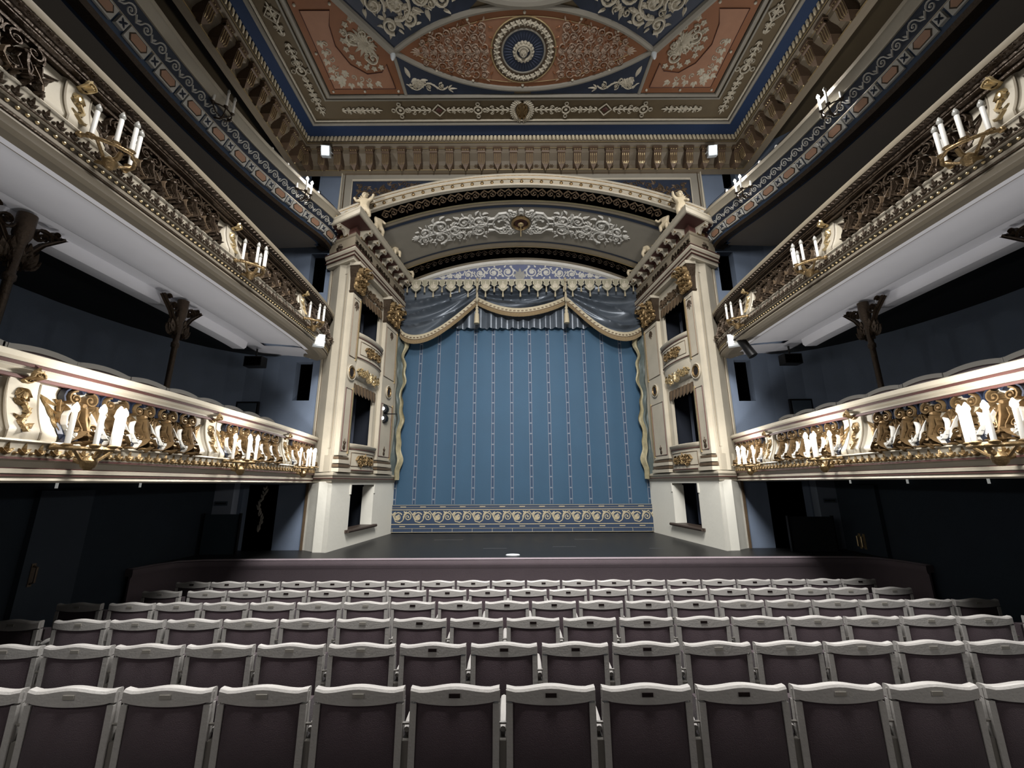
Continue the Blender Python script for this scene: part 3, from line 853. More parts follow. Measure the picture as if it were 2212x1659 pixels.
    r_ = Orn(); r_.rinceau(0, 1.35, 0, .26, 6, .03, .05); r_.blob(.05, 1.3, -.12, .1, 16, .05, .05, random.Random(8))
    B(r_.mb(lambda x, y, h: SP(.13 + x, h, 7.12 + y)), 'frieze_relief', browngold)
    # -- entablature
    B(path.sweep([(-.28, 7.46), (.15, 7.46), (.15, 7.54), (.17, 7.55), (.17, 7.63), (.19, 7.64), (.22, 7.7), (.22, 7.74), (.15, 7.76), (-.28, 7.76)]), 'architrave', cream)
    for z_ in (7.545, 7.635, 7.75): B(path.sweep([(.14, z_), (.198 if z_ < 7.7 else .225, z_), (.198 if z_ < 7.7 else .225, z_ + .018), (.14, z_ + .018)]), 'gilt_line', redbrown)
    B(path.sweep([(-.28, 7.76), (.12, 7.76), (.12, 8.1), (.14, 8.12), (.16, 8.16), (-.28, 8.16)]), 'frieze', cream_d)
    r_ = Orn()
    for c0 in (s_c + .45, s_c + 1.5, s_c + 2.6):
        for q_ in (-1, 1): r_.rinceau(c0, c0 + q_ * .4, 0, .2, 3, .028, .03, q_)
        r_.flower(c0, 0, .09, .04)
    for c0 in (.3,): r_.flower(c0, 0, .09, .04); r_.acanthus(c0, -.1, PI / 2, .2, .14, .03, 3)
    B(r_.mb(lambda x, y, h: path.at(x, .12 + h, 7.94 + y)), 'frieze_relief', bronze)
    B(path.sweep([(-.28, 8.16), (.12, 8.16), (.12, 8.36), (-.28, 8.36)]), 'bracket_band', redbrown)
    B(path.sweep([(.13, 8.352), (.39, 8.352), (.39, 8.362), (.13, 8.362)]), 'coffer_strip', redbrown)
    cor = B(path.sweep([(-.4, 8.36), (.42, 8.36), (.44, 8.38), (.44, 8.47), (.46, 8.5), (.46, 8.52), (.4, 8.525), (-.4, 8.525)]), 'cornice', cream)
    B(path.sweep([(.1, 8.525), (.43, 8.525), (.41, 8.58), (.35, 8.6), (.1, 8.6)]), 'cornice_top', browngold)
    r_ = Orn()
    for i in range(22): r_.flower(.1 + i * .19, 8.555, .04, .02, 5)
    B(r_.mb(lambda x, y, h: path.at(x, .42 + h, y)), 'cornice_beads', goldb)
    # brackets
    bk = MB(); bk.box(-.06, .06, -.29, 0, -.03, 0)
    sc_ = [(-.28, -.05), (-.285, -.1), (-.24, -.12), (-.2, -.08), (-.15, -.08), (-.1, -.13), (-.08, -.2), (-.03, -.22), (.0, -.19)]
    bk.grid([[(x, y, z) for y, z in sc_ + [(.0, -.02), (-.28, -.02)]] for x in (-.05, .05)], close_v=True)
    for x in (-.05, .05): bk.add([(x, y, z) for y, z in sc_ + [(.0, -.02), (-.28, -.02)]], [tuple(range(11))])
    br0 = bk.build('bracket', cream, T); bf = MB(); bf.tube([(-.055, -.26, -.085), (.055, -.26, -.085)], .025, 8); bf.tube([(-.055, -.05, -.19), (.055, -.05, -.19)], .025, 8); bf0 = bf.build('bracket_gilding', gold, br0)
    ds = [.12, .5] + [s_c + .22 + i * .4 for i in range(8)]
    for i, d in enumerate(ds):
        p = path.at(d, .11, 8.36); a = path.ang(d)
        c, f = (br0, bf0) if i == 0 else (br0.copy(), None)
        if i:
            C.objects.link(c); f = bf0.copy(); C.objects.link(f); f.parent = c
        if flip: c.location = (-p.x, p.y, p.z); c.rotation_euler = (0, 0, -a)
        else: c.location = p; c.rotation_euler = (0, 0, a)
    rl = Orn()
    for i in range(8): rl.flower(s_c + .42 + i * .4, 0, .055, .03, 6)
    rl.flower(.31, 0, .06, .03, 6)
    B(rl.mb(lambda x, y, h: path.at(x, .12 + h, 8.25 + y)), 'bracket_rosettes', gold)
    return T
pier(False); pier(True)

# ================================================================== VAULTED PROSCENIUM ARCH
arch = thing('proscenium_arch', 'deep segmental vault over the curtain with stucco scrolls and dark scrollwork bands', 'arch')
def vband(name, y0, y1, mat, h=0.0, n=56, ny=2):
    m_ = MB(); m_.grid([[arc_pt(y0 + (y1 - y0) * j / (ny - 1), -1 + 2 * i / n, h) for j in range(ny)] for i in range(n + 1)]); return m_.build(name, mat, arch, smooth=True)
vband('outer_band', 8.9, 9.4, black, -.03); vband('outer_bead', 9.37, 9.42, goldb, .01)
vband('panel_border', 9.4, 9.52, cream_d, .0); vband('blue_line', 9.54, 9.62, navy, .005)
vband('vault_panel', 9.5, 11.1, greige, -.01, ny=5); vband('blue_line', 10.96, 11.01, navy, .005)
vband('panel_border', 11.04, 11.22, cream_d, .0); vband('inner_bead', 11.2, 11.24, goldb, .01)
vband('inner_band', 11.22, 11.75, black, -.03); vband('inner_edge', 11.72, 11.9, cream_d, .02)
def vmap(x, y, h, yc):
    wd, zc, rise, R = arc_par(yc + y); return arc_pt(yc + y, x / (R * math.asin(wd / R) * 1.12), h)
o = Orn()
for k in range(-8, 9):
    x = k * .43
    for q in (-1, 1): o.spiral(x + q * .1, .0, .1, PI / 2 + (0 if q > 0 else 0), 1.3, -q, .035, .03, .2); 
    o.stroke([(x - .2, .02), (x - .1, .14), (x, .06), (x + .1, .14), (x + .2, .02)], .03, .03); o.leaf(x, -.15, PI / 2, .12, .05, .02)
o.mb(lambda x, y, h: vmap(x, -y, h - .03, 9.17)).build('outer_band_scrolls', browngold, arch)
o = Orn()
for k in range(-8, 9):
    x = k * .4
    for q in (-1, 1): o.spiral(x + q * .09, .0, .09, PI / 2, 1.2, -q, .02, .02, .2)
    o.stroke([(x - .18, .04), (x - .09, .14), (x, .06), (x + .09, .14), (x + .18, .04)], .018, .02)
o.mb(lambda x, y, h: vmap(x, -y, h - .03, 11.48)).build('inner_band_scrolls', bronze, arch)
# pale stucco rinceau on the vault
o = Orn()
o.spiral(.56, .0, .3, 2.2, 1.2, -1, .07, .05, .4)
for q in range(9): a = math.radians(-80 + 20 * q); o.leaf(.33 * math.cos(a), .33 * math.sin(a), a + .5, .17, .1, .05, .3)
o.spiral(.2, .36, .12, 0, 1.2, -1, .045, .05); o.spiral(.2, -.34, .12, 0, 1.2, 1, .045, .05)
o.stroke([(.3, .25), (.42, .4), (.62, .38), (.75, .22), (.95, .2)], .05, .05); o.stroke([(.3, -.25), (.42, -.38), (.62, -.36), (.75, -.22), (.95, -.2)], .05, .05); o.spiral(.5, .22, .13, 0, 1.2, 1, .05, .05); o.spiral(.5, -.22, .13, 0, 1.2, -1, .05, .05); o.spiral(.3, .38, .1, 1, 1.2, 1, .04, .05); o.spiral(.3, -.36, .1, 1, 1.2, -1, .04, .05)
for (x, y, r, d) in ((1.18, .16, .26, 1), (1.2, -.18, .26, -1), (1.62, .2, .2, -1), (1.9, -.02, .2, 1), (1.8, -.28, .17, -1), (2.3, .18, .27, 1), (2.35, -.2, .24, -1), (2.78, .12, .17, -1), (2.82, -.14, .15, 1)):
    o.spiral(x, y, r, x * 2.1, 1.5, d, .055, .05, .15)
    for q in range(8): a = q * .8 + x; o.leaf(x + r * math.cos(a), y + r * math.sin(a), a + .8 * d, r * .6, r * .34, .04, .3)
    o.flower(x, y, r * .35, .05, 5)
o.acanthus(2.98, 0, 0, .2, .12, .04, 5)
for q in range(14): o.leaf(1.0 + q * .13, .34 * math.sin(q * 1.3), q * 1.1, .16, .08, .04, .4)
o.blob(1.0, 2.6, -.34, .34, 34, .07, .04, random.Random(4))
o.stroke([(.75, 0), (1.1, .05), (1.5, -.03), (1.9, .05), (2.4, -.02), (2.9, 0)], .05, .04)
o.mirror(0); o.acanthus(0, .4, -PI / 2 + PI, .16, .2, .05, 5); o.ring(0, .44, .06, .03, .05)
o.mb(lambda x, y, h: vmap(x * .98, -y, h, 10.2 + .0)).build('vault_relief', pearl, arch)
mb = MB(); mb.lathe([(.26, 0), (.27, .05), (.22, .08), (.19, .03), (.19, 0)], n=24, T=lambda x, y, z: vmap(x, y, z, 10.2)); mb.build('vent_ring', gold, arch, smooth=True)
mb = MB(); mb.lathe([(.19, 0), (.18, .02), (.0001, .02)], n=24, T=lambda x, y, z: vmap(x, y, z, 10.2)); mb.build('vent_disc', redbrown, arch)
mb = MB(); mb.ball(vmap(0, 0, .07, 10.2), .09, 12, (1, 1, .5)); mb.tube([vmap(0, 0, .1, 10.2), vmap(0, 0, .45, 10.2)], .012, 6); mb.build('vent_boss', goldb, arch, smooth=True)
# archivolt facing the house
def av(r, a, y): # r added to the radius
    th = math.asin(min(1, (wdF) / RF)) * 1.2 * a; return ((RF + r) * math.sin(th), y, zcF - RF + (RF + r) * math.cos(th))
mb = MB(); pr = [(0, 8.98), (0, 8.88), (.04, 8.87), (.05, 8.9), (.17, 8.9), (.18, 8.87), (.24, 8.86), (.27, 8.84), (.31, 8.84), (.31, 9.12)]
mb.grid([[av(r, -1 + i / 36, y) for r, y in pr] for i in range(73)]); mb.build('archivolt', cream, arch, smooth=True)
for r, y in ((.045, 8.88), (.175, 8.88), (.255, 8.85)):
    mb = MB(); mb.tube([av(r, -1 + i / 30, y) for i in range(61)], .01, 5); mb.build('gilt_line', gold, arch)
st = MB()
for i in range(-17, 18): c = av(.11, i / 18.5, 8.89); st.ball(c, .045, 8, (1, .6, 1))
st.build('archivolt_studs', gold, arch, smooth=True)
# panelled wall field around it
mb = MB()
for a, b, r in ((4.66, 10.3, .05), (4.38, 10.02, .03)):
    mb.tube([(-a, 9.1, 8.5), (-a, 9.1, b), (a, 9.1, b), (a, 9.1, 8.5)], r, 8)
mb.build('field_moulding', cream, arch, smooth=True)
fp = Path([(-4.66, 8.5), (-4.66, 10.28), (4.66, 10.28), (4.66, 8.5)], 1)
mb = MB(); mb.grid([[(fp.at(d, n).x, 9.115, fp.at(d, n).y) for n in (0, .28)] for d in fp.L]); mb.build('field_border', greige, arch)
mb = MB(); mb.tube([(-4.58, 9.09, 8.5), (-4.58, 9.09, 10.21), (4.58, 9.09, 10.21), (4.58, 9.09, 8.5)], .018, 6); mb.build('gilt_line', browngold, arch)
o = Orn(); rr = random.Random(2)
for i in range(60):
    x = rr.uniform(2.6, 4.3); zlo = zcF - RF + math.sqrt(max(.1, (RF + .42) ** 2 - x * x)) if x < 4.3 else 8.6
    z = rr.uniform(min(zlo, 9.9), 9.92); q = rr.uniform(.05, .1)
    if z < zlo: continue
    if i % 2: o.spiral(x, z, q, rr.uniform(0, 6), 1.2, rr.choice((-1, 1)), .02, .02, .2)
    else: o.acanthus(x, z, rr.uniform(0, 6), q * 1.6, q, .02, 3)
o.spiral(4.05, 9.5, .22, 0, 1.5, 1, .03, .03); o.spiral(3.6, 9.72, .14, 0, 1.5, -1, .03, .03); o.spiral(4.1, 9.15, .14, 0, 1.5, -1, .03, .03)
o.mirror(0); o.mb(lambda x, y, h: (x, 9.115 - h, y)).build('field_scrolls', browngold, arch)
# painted lunette over the curtain
lun = thing('painted_lunette', 'white and violet-blue painted lunette of scrolls above the tassel border', 'painted panel')
def ltop(x): wd, zc, rise, R = arc_par(11.9); return zc - R + math.sqrt(max(0, R * R - x * x))
ZL = 8.6
mb = MB(); mb.grid([[(x, 11.9, ZL), (x, 11.9, max(ZL + .01, ltop(x) + .02))] for x in [-3.6 + 7.2 * i / 60 for i in range(61)]]); mb.build('lunette_ground', paint('violet_blue_paint', '#545b78', .7), lun)
mb = MB(); mb.tube([(x, 11.89, ltop(x) - .06) for x in [-3.3 + 6.6 * i / 60 for i in range(61)]], .085, 6); mb.build('lunette_border', pearl, lun, smooth=True)
mb = MB(); mb.box(-3.75, 3.75, 11.78, 11.9, 8.5, 8.6); mb.build('lunette_rail', cream, lun)
o = Orn(); o.acanthus(0, 8.66, PI / 2, .4, .26, .01, 5); xx = .38; hh = .5; d = 1
for i in range(7):
    h_ = (ltop(xx) - .16 - 8.64); r = h_ * .38
    if r < .03: break
    cy = 8.66 + h_ / 2; o.spiral(xx, cy, r, 2 if d > 0 else 4, 1.5, d, .05, .01, .2); o.flower(xx, cy, r * .45, .015, 6)
    for q in range(7): a = q * .9; o.leaf(xx + r * math.cos(a), cy + r * math.sin(a), a + .9 * d, r * .5, r * .3, .01, .3)
    nx = xx + r * 2.1 + .05; o.stroke([(xx + r * .7, cy - d * r * .8), (xx + r * 1.3, cy), (nx, cy + d * r * .6)], .035, .01); xx = nx; d = -d
o.mirror(0); o.mb(lambda x, y, h: (x, 11.895 - h, y)).build('lunette_scrolls', pearl, lun)

# ================================================================== CURTAINS
def curtain_mat():
    mt = paint('blue_curtain', '#214158', .75, var=.12, scale=1.4, bump=.12, bscale=45)
    nt = mt.node_tree; b = nt.nodes['Principled BSDF']; base = b.inputs['Base Color'].links[0].from_socket
    tc = nt.nodes.new('ShaderNodeTexCoord'); sx = nt.nodes.new('ShaderNodeSeparateXYZ'); nt.links.new(tc.outputs['Object'], sx.inputs[0])
    def M(op, a, b_=None, c=None):
        n = nt.nodes.new('ShaderNodeMath'); n.operation = op
        for i, q in enumerate((a, b_, c)):
            if q is None: continue
            if isinstance(q, (int, float)): n.inputs[i].default_value = q
            else: nt.links.new(q, n.inputs[i])
        return n.outputs[0]
    p = .56
    xm = M('SUBTRACT', M('MODULO', M('ADD', sx.outputs[0], 20 * p), p), p / 2)   # stripes centred on +-p/2
    ax = M('ABSOLUTE', xm)
    line = M('LESS_THAN', M('ABSOLUTE', M('SUBTRACT', ax, .04)), .0045)
    inner = M('LESS_THAN', ax, .042)
    zm = M('MODULO', M('ADD', sx.outputs[2], 0.1), .31)
    rung = M('MULTIPLY', M('LESS_THAN', M('ABSOLUTE', M('SUBTRACT', zm, .15)), .012), M('LESS_THAN', ax, .03))
    core = M('MULTIPLY', M('LESS_THAN', ax, .02), M('GREATER_THAN', M('ABSOLUTE', M('SUBTRACT', zm, .15)), .04))
    up = M('GREATER_THAN', sx.outputs[2], 1.78)
    white = M('MULTIPLY', M('MAXIMUM', line, rung), up)
    m1 = nt.nodes.new('ShaderNodeMix'); m1.data_type = 'RGBA'; nt.links.new(M('MULTIPLY', core, up), m1.inputs[0]); nt.links.new(base, m1.inputs[6]); m1.inputs[7].default_value = lin('#1d3048')
    m2 = nt.nodes.new('ShaderNodeMix'); m2.data_type = 'RGBA'; nt.links.new(white, m2.inputs[0]); nt.links.new(m1.outputs[2], m2.inputs[6]); m2.inputs[7].default_value = lin('#77767c')
    nt.links.new(m2.outputs[2], b.inputs['Base Color'])
    return mt
cur = thing('stage_curtain', 'flat blue house curtain with thin pale ladder stripes and scroll border at the foot', 'curtain')
mb = MB(); mb.grid([[(-3.95 + 7.9 * i / 60, 12.1 + .012 * math.sin(i * 1.1), z) for z in (1.01, 4, 7.5)] for i in range(61)]); mb.build('curtain_cloth', curtain_mat(), cur, smooth=True)
mb = MB()
mb.box(-3.95, 3.95, 12.07, 12.08, 1.02, 1.76); mb.build('border_ground', paint('border_blue', '#1f3047', .8), cur)
mb = MB()
for z, t in ((1.03, .012), (1.13, .008), (1.24, .02), (1.63, .02), (1.69, .006), (1.755, .01)): mb.box(-3.95, 3.95, 12.062, 12.07, z - t / 2, z + t / 2)
for i in range(-7, 8):
    mb.box(i * .56 - .285, i * .56 - .275, 12.062, 12.07, 1.03, 1.13)
    mb.box(i * .56 - .08, i * .56 + .08, 12.064, 12.07, 1.172, 1.195)
    mb.box(i * .56 - .08, i * .56 + .08, 12.064, 12.07, 1.7, 1.72)
mb.build('border_lines', fringem, cur)
o = Orn()
for k in range(-7, 7):
    x = k * .56
    o.spiral(x + .14, 0, .13, 3.6, 1.6, -1, .035, .008, .15); o.spiral(x + .42, 0, .13, .5, 1.6, 1, .035, .008, .15)
    o.stroke([(x, -.1), (x + .08, .1), (x + .2, .15), (x + .28, .05), (x + .36, -.12), (x + .48, -.15), (x + .56, -.1)], .03, .008)
    o.acanthus(x + .4, -.06, 1.2, .16, .12, .01, 3); o.acanthus(x + .1, .08, 2.4, .12, .1, .01, 3); o.leaf(x + .28, .05, .9, .12, .06, .01)
o.mb(lambda x, y, h: (x, 12.068 - h, 1.435 + y)).build('border_scrolls', fringem, cur)
# swags
def swag(name, x0, x1, zt0, zt1, zb0, zb1, sag, y, label, pw=1.0, skew=0.0):
    T = thing(name, label, 'drapery')
    n, mm = 44, 54
    def P(u, v, off=0.0):
        x = x0 + (x1 - x0) * u
        zt = zt0 + (zt1 - zt0) * u
        uu = u ** math.exp(skew) if skew else u
        zb = zb0 + (zb1 - zb0) * u - sag * (1 - (2 * uu - 1) ** 2)
        z = zt + (zb - zt) * v
        f = .17 * abs(math.sin(v * 14 + 1.3 * math.sin(u * 3.2) + .5 * math.sin(v * 9 + u * 5))) ** .7 - .09 + .035 * math.sin(v * 37 + u * 6)
        yy = y - .16 * math.sin(PI * u) * (v ** .5) + f * (0.35 + .65 * math.sin(PI * min(1, max(0, u)))) - off
        return (x, yy, z)
    m_ = MB(); m_.grid([[P(i / n, j / mm) for j in range(mm + 1)] for i in range(n + 1)]); m_.build('swag_cloth', drape, T, smooth=True)
    m_ = MB()
    def E(u, dz): x, yy, z = P(u, 1.0); return (x, yy - .03, z - dz)
    m_.grid([[E(i / n, -.04), E(i / n, .0), E(i / n, .1)] for i in range(n + 1)]); m_.build('braid', fringem, T)
    m_ = MB(); k = n * 3
    m_.grid([[(E(i / k, .1)[0], E(i / k, .1)[1] + (.012 if i % 2 else -.008), E(i / k, .1)[2]), (E(i / k, .24)[0], E(i / k, .24)[1] + (.02 if i % 2 else -.012), E(i / k, .24)[2])] for i in range(k + 1)]); m_.build('fringe', paint('brown_fringe', '#7f6e52', .8, var=.2, scale=30), T)
    m_ = MB()
    for i in range(0, n, 2): q = E((i + .5) / n, .05); m_.ball((q[0], q[1] - .005, q[2]), .025, 6, (1.6, .4, .8))
    m_.build('braid_gimp', browngold, T)
    m_ = MB(); m_.tube([E(i / n, .105) for i in range(n + 1)], .012, 5); m_.build('braid_cord', browngold, T)
    return T
swag('swag_curtain', -3.66, -1.32, 8.55, 8.5, 6.92, 7.95, .56, 11.72, 'grey swag curtain with gold fringe at the left of the opening', skew=-.25)
swag('swag_curtain', 1.38, 3.66, 8.5, 8.55, 7.95, 6.92, .56, 11.72, 'grey swag curtain with gold fringe at the right of the opening', skew=.25)
swag('swag_curtain', -1.32, 1.38, 8.5, 8.5, 7.95, 7.95, .42, 11.78, 'grey swag curtain with gold fringe hanging in the middle')
mb = MB(); rr = random.Random(9); rows = []; ph = 0
for i in range(221):
    ph += rr.uniform(.25, .75); x = -2.9 + 5.8 * i / 220
    rows.append([(x, 11.87 + .03 * math.sin(ph), 8.5), (x, 11.95 + .06 * math.sin(ph), 7.02 + .015 * math.sin(ph * 2))])
mb.grid(rows); o = mb.build('pleated_valance', drape, smooth=True); tag(o, 'grey pleated valance hanging behind the fringed swags', 'valance')
# tassel border
lb = thing('tassel_border', 'cream lambrequin border of shields and tassels under the painted lunette', 'lambrequin')
mb = MB(); mb.box(-3.75, 3.75, 11.6, 11.7, 8.44, 8.5); mb.build('border_band', ornw, lb)
def shield(big):
    w_, h_ = (.15, .4) if big else (.09, .24)
    m_ = MB()
    pts = [(-w_, 0), (-w_, -.12 * h_ / .34), (-w_ * .75, -.5 * h_), (-w_ * 1.15, -.62 * h_), (-w_ * .5, -.85 * h_), (0, -h_)]
    pts = pts + [(-x, z) for x, z in pts[::-1][1:]]
    n = len(pts); m_.add([(x, -.015, z) for x, z in pts] + [(x, .015, z) for x, z in pts], [tuple(range(n)), tuple(range(n, 2 * n))[::-1]] + [(i, (i + 1) % n, n + (i + 1) % n, n + i) for i in range(n)])
    a = m_.build('shield', paint('shield_grey', '#87836f', .7, var=.2, scale=30), lb)
    o = Orn(); o.stroke([(x * .85, z * .9 - .01) for x, z in pts], .02, .012); 
    if big: o.acanthus(0, -.28, PI / 2, .2, .12, .015, 5); o.disc(0, -.08, .03, .02); o.spiral(-.05, -.16, .04, 0, 1, 1, .015, .015); o.spiral(.05, -.16, .04, 0, 1, -1, .015, .015)
    g = o.mb(lambda x, y, h: (x, -.016 - h, y)).build('shield_braid', ornw, a)
    m_ = MB(); m_.ball((0, 0, -h_ - .02), .022, 6); m_.lathe([(.012, -h_ - .03), (.024, -h_ - .06), (.03, -h_ - .17), (.005, -h_ - .175)], n=8); t = m_.build('tassel', fringem, a, smooth=True)
    return a
sb, ss = shield(True), shield(False)
def cp2(o, x):
    c = o.copy(); C.objects.link(c); c.parent = lb; c.location = (x, 11.56, 8.46)
    for g in o.children: d = g.copy(); C.objects.link(d); d.parent = c
sb.location = (0, 11.56, 8.46); ss.location = (.2675, 11.56, 8.46)
for k in range(-6, 7):
    if k: cp2(sb, k * .535)
for k in range(-7, 7):
    if k: cp2(ss, .2675 + k * .535)
# cords with big tassels between the swags
for x, w_ in ((-1.32, 'left'), (1.38, 'right')):
    T = thing('cord_tassel', 'gold cord with a long tassel between the middle swag and the %s swag' % w_, 'tassel', (x, 11.5, 8.5), group=None)
    m_ = MB()
    for q in (-.02, .02): m_.tube([(q, 0, 0), (-q, 0, -.3), (q, 0, -.6), (-q * .5, 0, -.95)], .018, 6)
    m_.build('cord', fringem, T, smooth=True)
    m_ = MB(); m_.ball((0, 0, -1.0), .05, 8); m_.lathe([(.03, -1.03), (.055, -1.1), (.045, -1.16), (.07, -1.2), (.085, -1.5), (.02, -1.51)], n=12); m_.build('tassel_skirt', fringem, T, smooth=True)
# tormentor drapes at the sides of the curtain
for sx, w_ in ((-1, 'left'), (1, 'right')):
    m_ = MB(); rows = []
    for j in range(70):
        z = 2.45 + 5.2 * j / 69; jag = .16 * abs(math.sin(z * 2.6)) + .05 * math.sin(z * 11)
        rows.append([(sx * (-1) * (-3.86 + (.34 + jag * .6) * i / 10) * 1.0, 11.86 - .07 * math.sin(i * 1.3 + z * 1.5), z) for i in range(11)])
    m_.grid(rows); o = m_.build('side_drape', drapeg, smooth=True)
    m_ = MB(); m_.grid([[(r_[k][0], r_[k][1] - .012, r_[k][2]) for k in (7, 8, 9, 10)] for r_ in rows]); m_.build('drape_trim', paint('drape_trim_' + w_, '#8c8468', .6, var=.5, scale=9), o, smooth=True)
    tag(o, 'ragged grey-green side drape hanging at the %s edge of the curtain' % w_, 'drapery')
# ================================================================== CANDELABRA
def bulb_mesh(r=.027, n=8):
    m_ = MB(); m_.lathe([(r * .5, 0), (r, r * 1.0), (r * .8, r * 2.0), (r * .15, r * 3.2)], n=n); return m_
BR = {}
def candelabrum(kind, label, loc, rz, group, lit=(), ch=.26):
    """bracket on the balcony front; local -y is out into the room"""
    T = thing('candelabrum', label, 'candelabra', loc, rz, group)
    if kind not in BR:
        m_ = MB()
        if kind == 'big':
            spots = [(-.19, -.1), (-.1, -.24), (.0, -.29), (.1, -.24), (.19, -.1)]
            m_.tube([(0, .05, -.1), (0, -.08, -.14), (0, -.18, -.08), (0, -.2, -.02)], .022, 8)
            m_.tube([(-.22, -.04, -.02), (-.18, -.16, -.03), (-.1, -.25, -.03), (0, -.3, -.03), (.1, -.25, -.03), (.18, -.16, -.03), (.22, -.04, -.02)], .018, 8)
            for q in (-1, 1): m_.tube([(0, -.05, -.1), (q * .08, -.12, -.11), (q * .17, -.14, -.03)], .014, 6); m_.ball((q * .22, -.03, -.02), .03, 8)
            m_.lathe([(.02, -.2), (.05, -.17), (.06, -.12), (.03, -.08)], c=(0, -.12, 0), n=10)
        else:
            spots = [(-.18, -.06), (-.07, -.2), (.07, -.2), (.18, -.06)]
            m_.tube([(0, .05, -.12), (0, -.06, -.16), (0, -.14, -.08)], .016, 8)
            for k in range(10):
                a = PI * k / 9
                if k < 9: m_.tube([(.17 * math.cos(a), -.03 - .17 * math.sin(a), -.02), (.17 * math.cos(a + PI / 9), -.03 - .17 * math.sin(a + PI / 9), -.02)], .012, 6)
            for x, y in spots: m_.tube([(0, -.08, -.14), (x * .6, y * .8, -.1), (x, y, -.02)], .01, 6)
        for x, y in spots: m_.lathe([(.012, -.03), (.035, -.01), (.038, 0), (.02, .01)], c=(x, y, 0), n=10)
        cm = MB(); cm.lathe([(.019, 0), (.019, ch), (.014, ch + .006)], n=10)
        o = m_.build('bracket', gold if kind == 'big' else bronze, T, smooth=True)
        c = cm.build('candle', candlem, T, smooth=True); c.location = (spots[0][0], spots[0][1], 0)
        b = bulb_mesh().build('bulb', bulb_off, c, smooth=True); b.location = (0, 0, ch)
        bo = b.data.copy(); bo.materials[0] = bulb_on
        BR[kind] = (o.data, c.data, b.data, bo, spots)
        cs = [(c, b)]
        for x, y in spots[1:]:
            c2 = c.copy(); C.objects.link(c2); c2.location = (x, y, 0); b2 = b.copy(); C.objects.link(b2); b2.parent = c2; cs.append((c2, b2))
    else:
        bd, cd, ud, od, spots = BR[kind]
        def mk(n, d, par, loc=(0, 0, 0)):
            o = bpy.data.objects.new(n, d); C.objects.link(o); o.parent = par; o.location = loc; return o
        mk('bracket', bd, T); cs = []
        for x, y in spots: c2 = mk('candle', cd, T, (x, y, 0)); cs.append((c2, mk('bulb', ud, c2, (0, 0, ch))))
    for i in lit: cs[i][1].data = BR[kind][3]
    return T

# ================================================================== BALCONIES
def chain(pts, n=6): return [(p.x, p.y) for p in smooth_path([Vector((a, b, 0)) for a, b in pts], n)]
PT1 = chain([(-4.15, -4.5), (-4.12, 1.0), (-4.1, 3.5), (-4.16, 5.0), (-4.34, 7.0), (-4.52, 8.3), (-4.62, 8.9), (-4.75, 9.19)])
PT2 = chain([(-4.45, -4.5), (-4.34, 1.0), (-4.32, 3.5), (-4.33, 5.4), (-4.38, 7.2), (-4.46, 8.3), (-4.6, 8.95), (-4.85, 9.19)])
PT3 = chain([(-5.2, -4.5), (-5.33, 1.0), (-5.38, 3.6), (-5.4, 5.0), (-5.28, 6.4), (-5.02, 7.6), (-4.78, 8.4), (-4.7, 8.8), (-4.75, 9.1), (-5.0, 9.19)])
def mirror_T(p, flip): return (-p.x, p.y, p.z) if flip else (p.x, p.y, p.z)

def figure_motif(pz, big=True):
    """pair of horned scrolls over a tapering leafy body whose foot curls outwards; pz(z) = outward offset of the panel"""
    g = Orn(); wh = Orn(); H = 1.0
    for q in (-1, 1):
        g.spiral(q * .065, .38, .062, PI / 2, 1.5, -q, .03, .05, .15)
        g.leaf(q * .13, .3, -PI / 2 + q * .3, .14, .05, .03)
        g.spiral(q * .085, .13, .045, 0, 1.2, q, .02, .04); g.leaf(q * .04, .22, PI / 2 + q * .8, .1, .04, .03, q * .3)
        wh.stroke([(q * .08, .28), (q * .115, .22), (q * .135, .14), (q * .12, .06), (q * .08, .03), (q * .07, .08)], .03, .04, (.7, 1)); wh.leaf(q * .11, .04, -PI / 2, .09, .04, .05)
        wh.stroke([(q * .14, .1), (q * .09, .08), (q * .075, .13)], .018, .03)
    g.stroke([(0, .3), (0, .2), (0, .08), (.02, .0)], .045, .07, (1, .7))
    for q in (-1, 1): g.stroke([(q * .03, .27), (q * .055, .2), (q * .03, .12), (q * .05, .05)], .016, .05)
    g.acanthus(0, .16, PI / 2, .1, .1, .06, 3); g.disc(0, .32, .035, .07); g.disc(0, .06, .03, .08)
    g.leaf(-.05, .24, PI * .75, .12, .05, .05); g.leaf(.05, .24, PI * .25, .12, .05, .05)
    dk = Orn()
    for q in (-1, 1): dk.stroke([(q * .065 + .085 * math.cos(a), .385 + .085 * math.sin(a)) for a in [math.radians(-30 + 30 * k) if q > 0 else math.radians(210 - 30 * k) for k in range(7)]], .03, .035)
    dk.stroke([(-.155, .03), (-.08, -.01), (0, -.02), (.08, -.01), (.155, .03)], .1, .012)
    dk.leaf(-.15, .02, PI / 2, .16, .07, .012); dk.leaf(.15, .02, PI / 2, .16, .07, .012)
    for q in (-1, 1):
        g.leaf(q * .03, .1, -PI / 2 + q * .55, .14, .04, .09, q * .2); g.disc(q * .085, -.005, .018, .1, 6); g.leaf(q * .1, .3, PI * (.5 - q * .28), .1, .05, .03, .2)
        g.stroke([(q * .14, .37), (q * .155, .33), (q * .16, .25)], .02, .02); g.leaf(q * .155, .25, -PI / 2, .12, .04, .02)
    g.leaf(0, .02, -PI / 2, .06, .06, .1)
    return g, wh, dk

